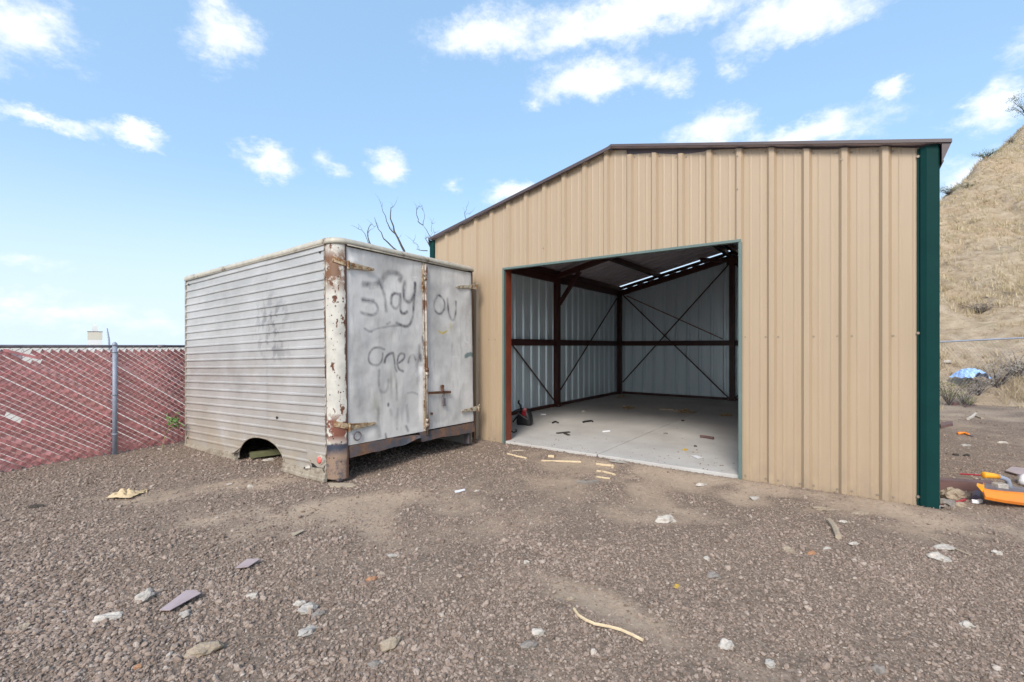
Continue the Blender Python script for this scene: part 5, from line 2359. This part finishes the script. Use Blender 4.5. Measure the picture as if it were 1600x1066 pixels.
slab_bits([(797, 674), (803, 677), (807, 675), (806, 672)], .012, 'black cable offcut inside the left jamb', 'cable_offcut', 'rubber', 'cable')
slab_bits([(863, 662), (868, 660), (872, 662)], .016, 'small black clip behind the open pliers', 'plastic_clip', 'rubber', 'clip')
slab_bits([(870, 678), (880, 677), (890, 676)], .012, 'upper dark blade of the V shaped scrap on the slab', 'dark_strip', 'rock_dark', 'scrap', .05)
slab_bits([(882, 678), (889, 681)], .012, 'lower dark blade of the V shaped scrap on the slab', 'dark_strip', 'rock_dark', 'scrap', .045)
slab_bits([(911, 661), (916, 660), (924, 659), (926, 660)], .018, 'bent black strap lying in the middle of the slab', 'strap_piece', 'rubber', 'strap')
slab_bits([(942, 676), (953, 675)], .014, 'short white tube on the slab near the joint', 'white_tube', 'paper', 'tube')
slab_bits([(1094, 684), (1103, 685), (1115, 687)], .022, 'dark red bar lying on the slab right of the joint', 'red_bar', 'trim_brown', 'bar')
slab_bits([(1030, 641), (1052, 642)], .020, 'pale flat wood piece beside the middle leaf pile', 'wood_piece', 'wood_grey', 'wood')
slab_bits([(845, 649), (853, 649)], .016, 'white scrap on the slab near the middle column', 'white_scrap', 'paper', 'scrap')
rock(912, 644, 6, .7, 'rock_white', 'small white lump on the slab near the left wall', .2, 1.1, slab=True)
rock(1070, 704, 7, .6, 'rock_yellow', 'olive yellow crumb on the slab front right', .2, 1.2, slab=True)
rock(1086, 698, 5, .6, 'rock_dark', 'dark crumb on the slab right of the yellow one', .2, 1.2, slab=True)
rock(1040, 678, 7, .4, 'rock_grey', 'grey crumb on the slab just right of the joint', .2, 1.6, slab=True)
rock(1067, 658, 5, .5, 'rock_dark', 'dark crumb lying on the slab joint', .2, 1.2, slab=True)
ground_poly([(1080, 713), (1089, 713), (1098, 717), (1090, 718)], 'white_flake', 'paper', 'white plastic flake near the front edge of the slab', 'scrap', slab=True)
stick([(852, 636), (862, 637)], .03, 'red_offcut', 'orange_primer', 'small red steel offcut lying by the middle column', 'metal scrap', True, .03)


def leaf_pile(px, py, wpx, n, label):
    p = at_slab(px, py)
    r = wpx / F_PX * p.y / 2 * 1.25
    m = MB()
    for k in range(n):
        a = random.uniform(0, 6.28)
        q = abs(random.gauss(0, .45)) * r
        c = Vector((math.cos(a) * q, math.sin(a) * q * .8, random.uniform(.006, .05) * max(.2, 1 - q / r)))
        d = Vector((random.gauss(0, 1), random.gauss(0, 1), random.gauss(0, .45))).normalized() * random.uniform(.04, .085)
        sd = d.cross(Vector((0, 0, 1)) + Vector((random.gauss(0, .4), random.gauss(0, .4), 0))).normalized() * random.uniform(.012, .03)
        m.add([c - d, c + sd, c + d, c - sd], [(0, 1, 2, 3)])
    o = m.build('leaf_pile', M['leaf_dry'], None)
    o.location = p
    return tag(o, label, 'leaves', kind='stuff')


leaf_pile(981, 638, 24, 60, 'dry leaf pile in front of the back left column')
leaf_pile(1070, 644, 30, 90, 'widest dry leaf pile in the middle of the back slab')
leaf_pile(1135, 650, 22, 40, 'dry leaf pile near the right door jamb')
leaf_pile(970, 621, 22, 40, 'dry leaves gathered at the foot of the back left column')

# right of the garage ------------------------------------------------------------
# orange scoop with a bent steel handle and a yellow grip
p = at_ground(1560, 790)
sc = empty('garden_tool', p, 'orange plastic scoop with bent steel handle and yellow grip right of the green corner', 'garden tool')


def at_d(px, py, depth):
    return Vector(((px - 800) / F_PX * depth, depth, EYE - (py - HY) / F_PX * depth)) - p


m = MB()
D0 = p.y
RAD = Vector((p.x, p.y, 0)).normalized()
face = [(1535, 763), (1548, 766), (1570, 769), (1600, 772), (1640, 777), (1690, 783)]
low = [(1538, 779), (1548, 781), (1570, 785), (1600, 789), (1640, 795), (1690, 801)]
P = []
for (a, b_) in zip(face, low):
    k = (a[0] - 1535) / 155
    t0, t1 = at_d(a[0], a[1], D0 - .02 - .05 * k), at_d(b_[0], b_[1], D0 - .06 - .05 * k)
    P.append([t1 + RAD * .16, t1, t1 + Vector((0, -.008, .02)), t0 + Vector((0, 0, -.008)), t0, t0 + RAD * .02 + Vector((0, 0, .002)), t0 + RAD * .24])
m.grid(P)
n = len(P[0])
m.add(P[0], [tuple(range(n))])
m.add(P[-1], [tuple(range(n - 1, -1, -1))])
o = m.build('blade', M['orange_plastic'], sc)
sol = o.modifiers.new('thick', 'SOLIDIFY')
sol.thickness = .006
m = MB()
q0 = [at_d(x, y, D0 - .03) for x, y in ((1526, 759), (1538, 762), (1536, 770), (1540, 778))]
m.add(q0 + [v + RAD * .12 for v in q0], [(0, 1, 2), (1, 3, 2), (4, 6, 5), (0, 4, 5, 1), (0, 2, 6, 4), (2, 3, 7, 6), (1, 5, 7, 3)])
m.build('lip', M['yellow_plastic'], sc)
m = MB()
m.add([at_d(x, y, D0 - .025) + RAD * (k * .2) for k in (0, 1) for x, y in ((1538, 761.5), (1700, 780), (1700, 783), (1538, 764))], [(0, 1, 5, 4), (3, 2, 1, 0), (4, 5, 6, 7)])
m.build('top_edge', M['galv_dull'], sc)
m = MB()
hp = [at_d(x, y, D0 + .07) for x, y in ((1578, 768), (1577, 757), (1574, 750), (1567, 747), (1560, 745), (1553, 744))]
m.tube(hp, .021, 10)
m.build('handle', M['galv'], sc, True)
m = MB()
hp = [at_d(x, y, D0 + .07) for x, y in ((1560, 745), (1550, 743.3), (1537, 742.2), (1536, 742.1))]
m.tube(hp, [.023, .026, .031, .026], 10)
m.build('grip', M['yellow_plastic'], sc, True)
m = MB()
bx = at_d(1565, 760, D0 + .03)
m.box(bx - Vector((.05, .02, .035)), bx + Vector((.05, .05, .025)))
bevel(m.build('bracket', M['rock_pale'], sc), .006)

# brown steel channel lying on the ground
a0, a1 = at_ground(1466, 766), at_ground(1560, 772)
m = MB()
dv2 = a1 - a0
m.beam(a0 - dv2 * .6 + Vector((0, 0, .052)), a1 + Vector((0, 0, .052)), .05, .10)
m.beam(a0 - dv2 * .6 + Vector((0, .05, .105)), a1 + Vector((0, .05, .105)), .10, .006)
o = m.build('steel_channel', M['trim_brown'], None)
tag(o, 'long brown steel channel lying behind the green corner post', 'steel channel')
# red rod on the channel
stick([(1500, 757), (1530, 759), (1560, 761)], .008, 'red_rod', 'red_plastic', 'thin red rod resting on the brown steel channel', 'rod', lift=.112)
stick([(1525, 783), (1526, 775)], .03, 'purple_pipe', 'purple_pipe', 'short grey purple plastic pipe piece by the boulders', 'pipe', lift=.03)
stick([(1518, 786), (1526, 787), (1532, 785)], .020, 'crumpled_paper', 'paper', 'crumpled white paper at the foot of the purple pipe piece', 'paper', lift=.015)
stick([(1493, 788), (1500, 786), (1508, 783)], .012, 'red_white_stick', 'red_plastic', 'small red stick in front of the brown boulder', lift=.015)
ground_poly([(1470, 664), (1488, 661), (1489, 666), (1470, 670)], 'brown_plate', 'trim_brown', 'reddish brown steel plate just right of the green corner', 'metal scrap', lift=.05, thick=.05)
p = at_ground(1491, 633)
m = MB()
m.box((-.10, -.06, 0), (.10, .06, .085))
o = bevel(m.build('red_block', M['trim_brown'], None, loc=p, rz=.3), .008)
tag(o, 'dark red block at the foot of the hill shrubs', 'block')
ground_poly([(1504, 635), (1522, 633), (1526, 635), (1508, 637)], 'brown_plate', 'trim_brown', 'dark flat plate right of the red block', 'metal scrap', lift=.03, thick=.02)
# small orange handled hand tool
p = at_ground(1504, 680)
t = empty('hand_tool', p, 'small orange handled hand tool lying on the dirt', 'hand tool')
m = MB()
m.tube([at_ground(1497, 679) - p + Vector((0, 0, .02)), at_ground(1508, 679) - p + Vector((0, 0, .025)), at_ground(1514, 681) - p + Vector((0, 0, .02))], [.025, .022, .018], 7)
m.build('handle', M['orange_plastic'], t, True)
m = MB()
m.beam(at_ground(1514, 681) - p + Vector((0, 0, .015)), at_ground(1522, 683) - p + Vector((0, 0, .012)), .03, .008)
m.build('blade', M['galv_dull'], t)
rock(1493, 712, 9, .5, 'rock_dark', 'left one of two black clods on the right dirt', .1, 1.5)
rock(1511, 713, 8, .6, 'rock_dark', 'right one of two black clods on the right dirt', .1, 1.2)
rock(1508, 697, 18, .2, 'rock_pale', 'pale flat chip between the orange hand tool and black clods', .4, 2.0)
# grey plastic sack at the right edge
p = at_ground(1602, 758)
me = rock_mesh(.13, .10, .07, 4.2, .6, 3)
me.materials.append(M['paper'])
for pl_ in me.polygons:
    pl_.use_smooth = True
o = bpy.data.objects.new('plastic_sack', me)
COL.objects.link(o)
o.location = p + Vector((.07, 0, .03))
tag(o, 'grey crumpled plastic sack at the right edge above the orange tool', 'sack')
# blue tarp by the hill
y = 12.6
x = (1517 - 800) / F_PX * y
m = MB()
P = []
for i in range(7):
    row = []
    for j in range(13):
        u, v = (j - 6) / 6, (i - 3) / 3
        r = max(0, 1 - u * u - v * v * .6)
        row.append((u * .33, v * .28, .12 + .24 * r ** .6 + .025 * math.sin(j * 1.7 + i * 2.1)))
    P.append(row)
m.grid(P)
o = m.build('tarp', M['blue_tarp'], None, loc=(x, y, max(gz(x, y), float(hill_z(np.array([x]), np.array([y]))[0])) + .14))
tag(o, 'bright blue tarp lying on the grass at the foot of the hill', 'tarp')
# white scraps on the slope
for px, py, dep, lab in ((1480, 561, 13.6, 'white scrap on the hillside grass next to the green corner'),):
    y = dep
    x = (px - 800) / F_PX * y
    me = rock_mesh(.12, .08, .06, 8.1)
    me.materials.append(M['rock_white'])
    o = bpy.data.objects.new('white_scrap', me)
    COL.objects.link(o)
    o.location = (x, y, float(hill_z(np.array([x]), np.array([y]))[0]) + .05)
    tag(o, lab, 'scrap')
# under the truck box: olive plank and a white scrap seen through the wheel arch
def truck_ground(px, py):
    return at_ground(px, py)
q = at_ground(412, 719)
m = MB()
m.beam(q + Vector((-.2, .02, .06)), q + Vector((.35, .30, .09)), .09, .07)
o = m.build('plank', simple('olive_painted_plank', (.10, .105, .04), (.14, .14, .07), .7, 0, 10), None)
tag(o, 'olive green plank lying under the truck box in the wheel arch', 'plank')
rock(420, 720, 16, .3, 'rock_white', 'white scrap on the ground in the wheel arch', .2, 2.0)
